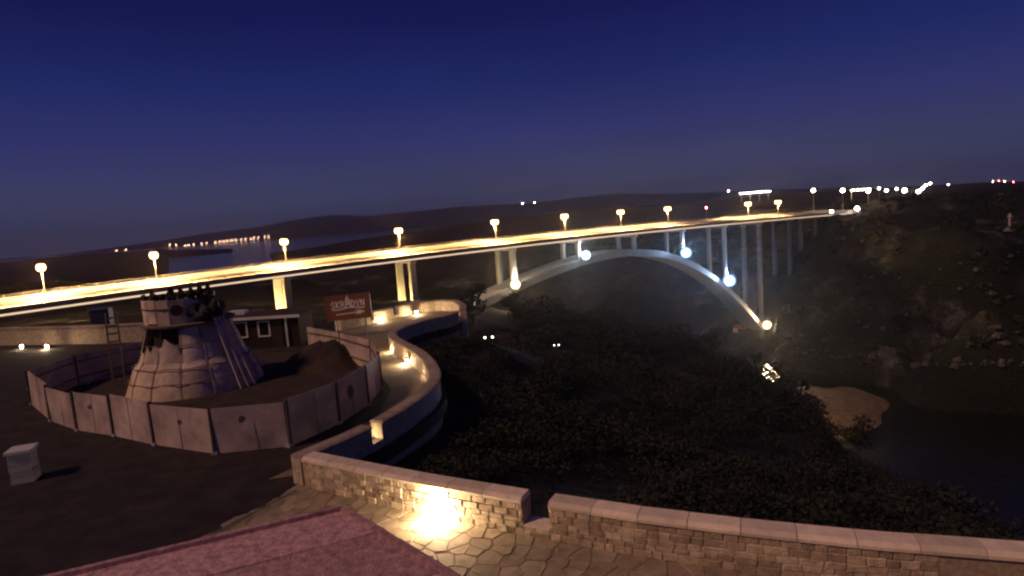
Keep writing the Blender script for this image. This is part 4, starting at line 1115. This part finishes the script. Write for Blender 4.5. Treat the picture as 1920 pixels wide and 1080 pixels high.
rel = (o - np.array([B0.x, B0.y])); off = rel @ np.array([BN.x, BN.y]); sa = rel @ np.array([BD.x, BD.y])
keep = (z > WZ + 2) & ~((np.abs(off) < 14) & ((z > -16) | (sa > 395))) & (rng.uniform(0, 1, len(o)) < 0.85)
o, z = o[keep], z[keep]
scrub('bank_scrub', np.column_stack([o, z - 0.2]), rng.uniform(1.2, 3.2, len(o)), 60, 0.28, 22)
# pale limestone blocks on the banks
rk = MB(); cnt = 0
g = np.random.default_rng(31)
while cnt < 180:
    if cnt < 90:
        u, v = g.uniform(1500, 1920), g.uniform(410, 685)
        p = hit(u, v, 200)
    else:
        u = g.uniform(1150, 1960); v = 630 + max(0, u - 1200) * .11 + g.uniform(-9, 3) - (max(0, u - 1700) * .1)
        p = hit(u, v, 200)
    if p.z < WZ - .5: cnt += 1; continue
    r_ = min(3.2, 0.5 * math.exp(abs(g.normal(0, 0.75)))) * (1.0 if cnt < 90 else 0.8)
    n_ = 7; vs = [(0, 0, r_ * g.uniform(.5, .9))]
    for zz, rr in ((0.45, .7), (-.25, 1.0)):
        for k in range(n_):
            a = 2 * math.pi * k / n_ + g.uniform(-.2, .2); q = rr * r_ * g.uniform(.75, 1.25); vs.append((q * math.cos(a), q * math.sin(a), r_ * zz * g.uniform(.7, 1.2)))
    rk.add([(x + p.x, y + p.y, z_ + p.z) for x, y, z_ in vs], [(0, 1 + k, 1 + (k + 1) % n_) for k in range(n_)] + [(1 + k, 1 + n_ + k, 1 + n_ + (k + 1) % n_, 1 + (k + 1) % n_) for k in range(n_)])
    cnt += 1
kind(rk.build('limestone_rocks', mat('pale_limestone', (0.045, 0.044, 0.045), 0.95, 0.3, 0.5), None), 'stuff')

def small_tree(x, y, h, label, seed):
    g = np.random.default_rng(seed); z = tz(x, y)
    r = empty('tree', (x, y, z), label, 'tree')
    tr_ = MB().tube([(0, 0, -.3), (.1, .05, h * .3), (.05, .15, h * .6)], [h * .035, h * .028, h * .012], 7)
    for k in range(5):
        a = k * 1.3; tr_.tube([(.05, .1, h * (.25 + .06 * k)), (math.cos(a) * h * .18, math.sin(a) * h * .18, h * (.45 + .07 * k))], [h * .016, h * .006], 5)
    tr_.build('trunk', M_BARK, r)
    V = np.concatenate([leaf_cloud(260, (math.cos(k * 1.3) * h * .17, math.sin(k * 1.3) * h * .17, h * (.5 + .075 * k)), (h * .2, h * .2, h * .15), h * .022, g) for k in range(6)])
    cloud_obj('crown', V, M_LEAF, r)
p = at_y(862, 590, 70); small_tree(p.x, p.y, 5.5, 'small dark tree growing behind the right end of the far bay wall', 3)
p = at_y(885, 590, 82); small_tree(p.x, p.y, 6.5, 'small dark tree farther down the slope behind the post light', 4)

for u_, D_, h_, lab_, sd_ in ((1512, 90, 5.0, 'round-crowned dark tree on the slope edge in front of the golden-glow mound', 5), (1605, 74, 5.5, 'dark tree on the slope edge right of the golden-glow mound', 6), (1330, 104, 5.5, 'dark tree on the slope crest below the right half of the arch', 7), (1130, 118, 5.0, 'dark tree on the slope crest below the arch crown', 8), (960, 96, 5.0, 'dark tree on the slope below the left foot of the arch', 9)):
    p = at_d(u_, 600, D_); small_tree(p.x, p.y, h_, lab_, sd_)

# ------------------------------------------------------------------ night air
hz = MB().box((-2000, 5900, 80), (26000, 15000, 400)).build('haze', bpy.data.materials.new('night_haze'))
hm = hz.data.materials[0]; hm.use_nodes = True
n, l = hm.node_tree.nodes, hm.node_tree.links
n.clear()
pv = n.new('ShaderNodeVolumePrincipled'); pv.inputs['Color'].default_value = (0.9, 0.88, 0.86, 1); pv.inputs['Density'].default_value = 0.00008
pv.inputs['Anisotropy'].default_value = 0.88
ou = n.new('ShaderNodeOutputMaterial'); l.new(pv.outputs[0], ou.inputs['Volume'])
kind(hz, 'stuff')
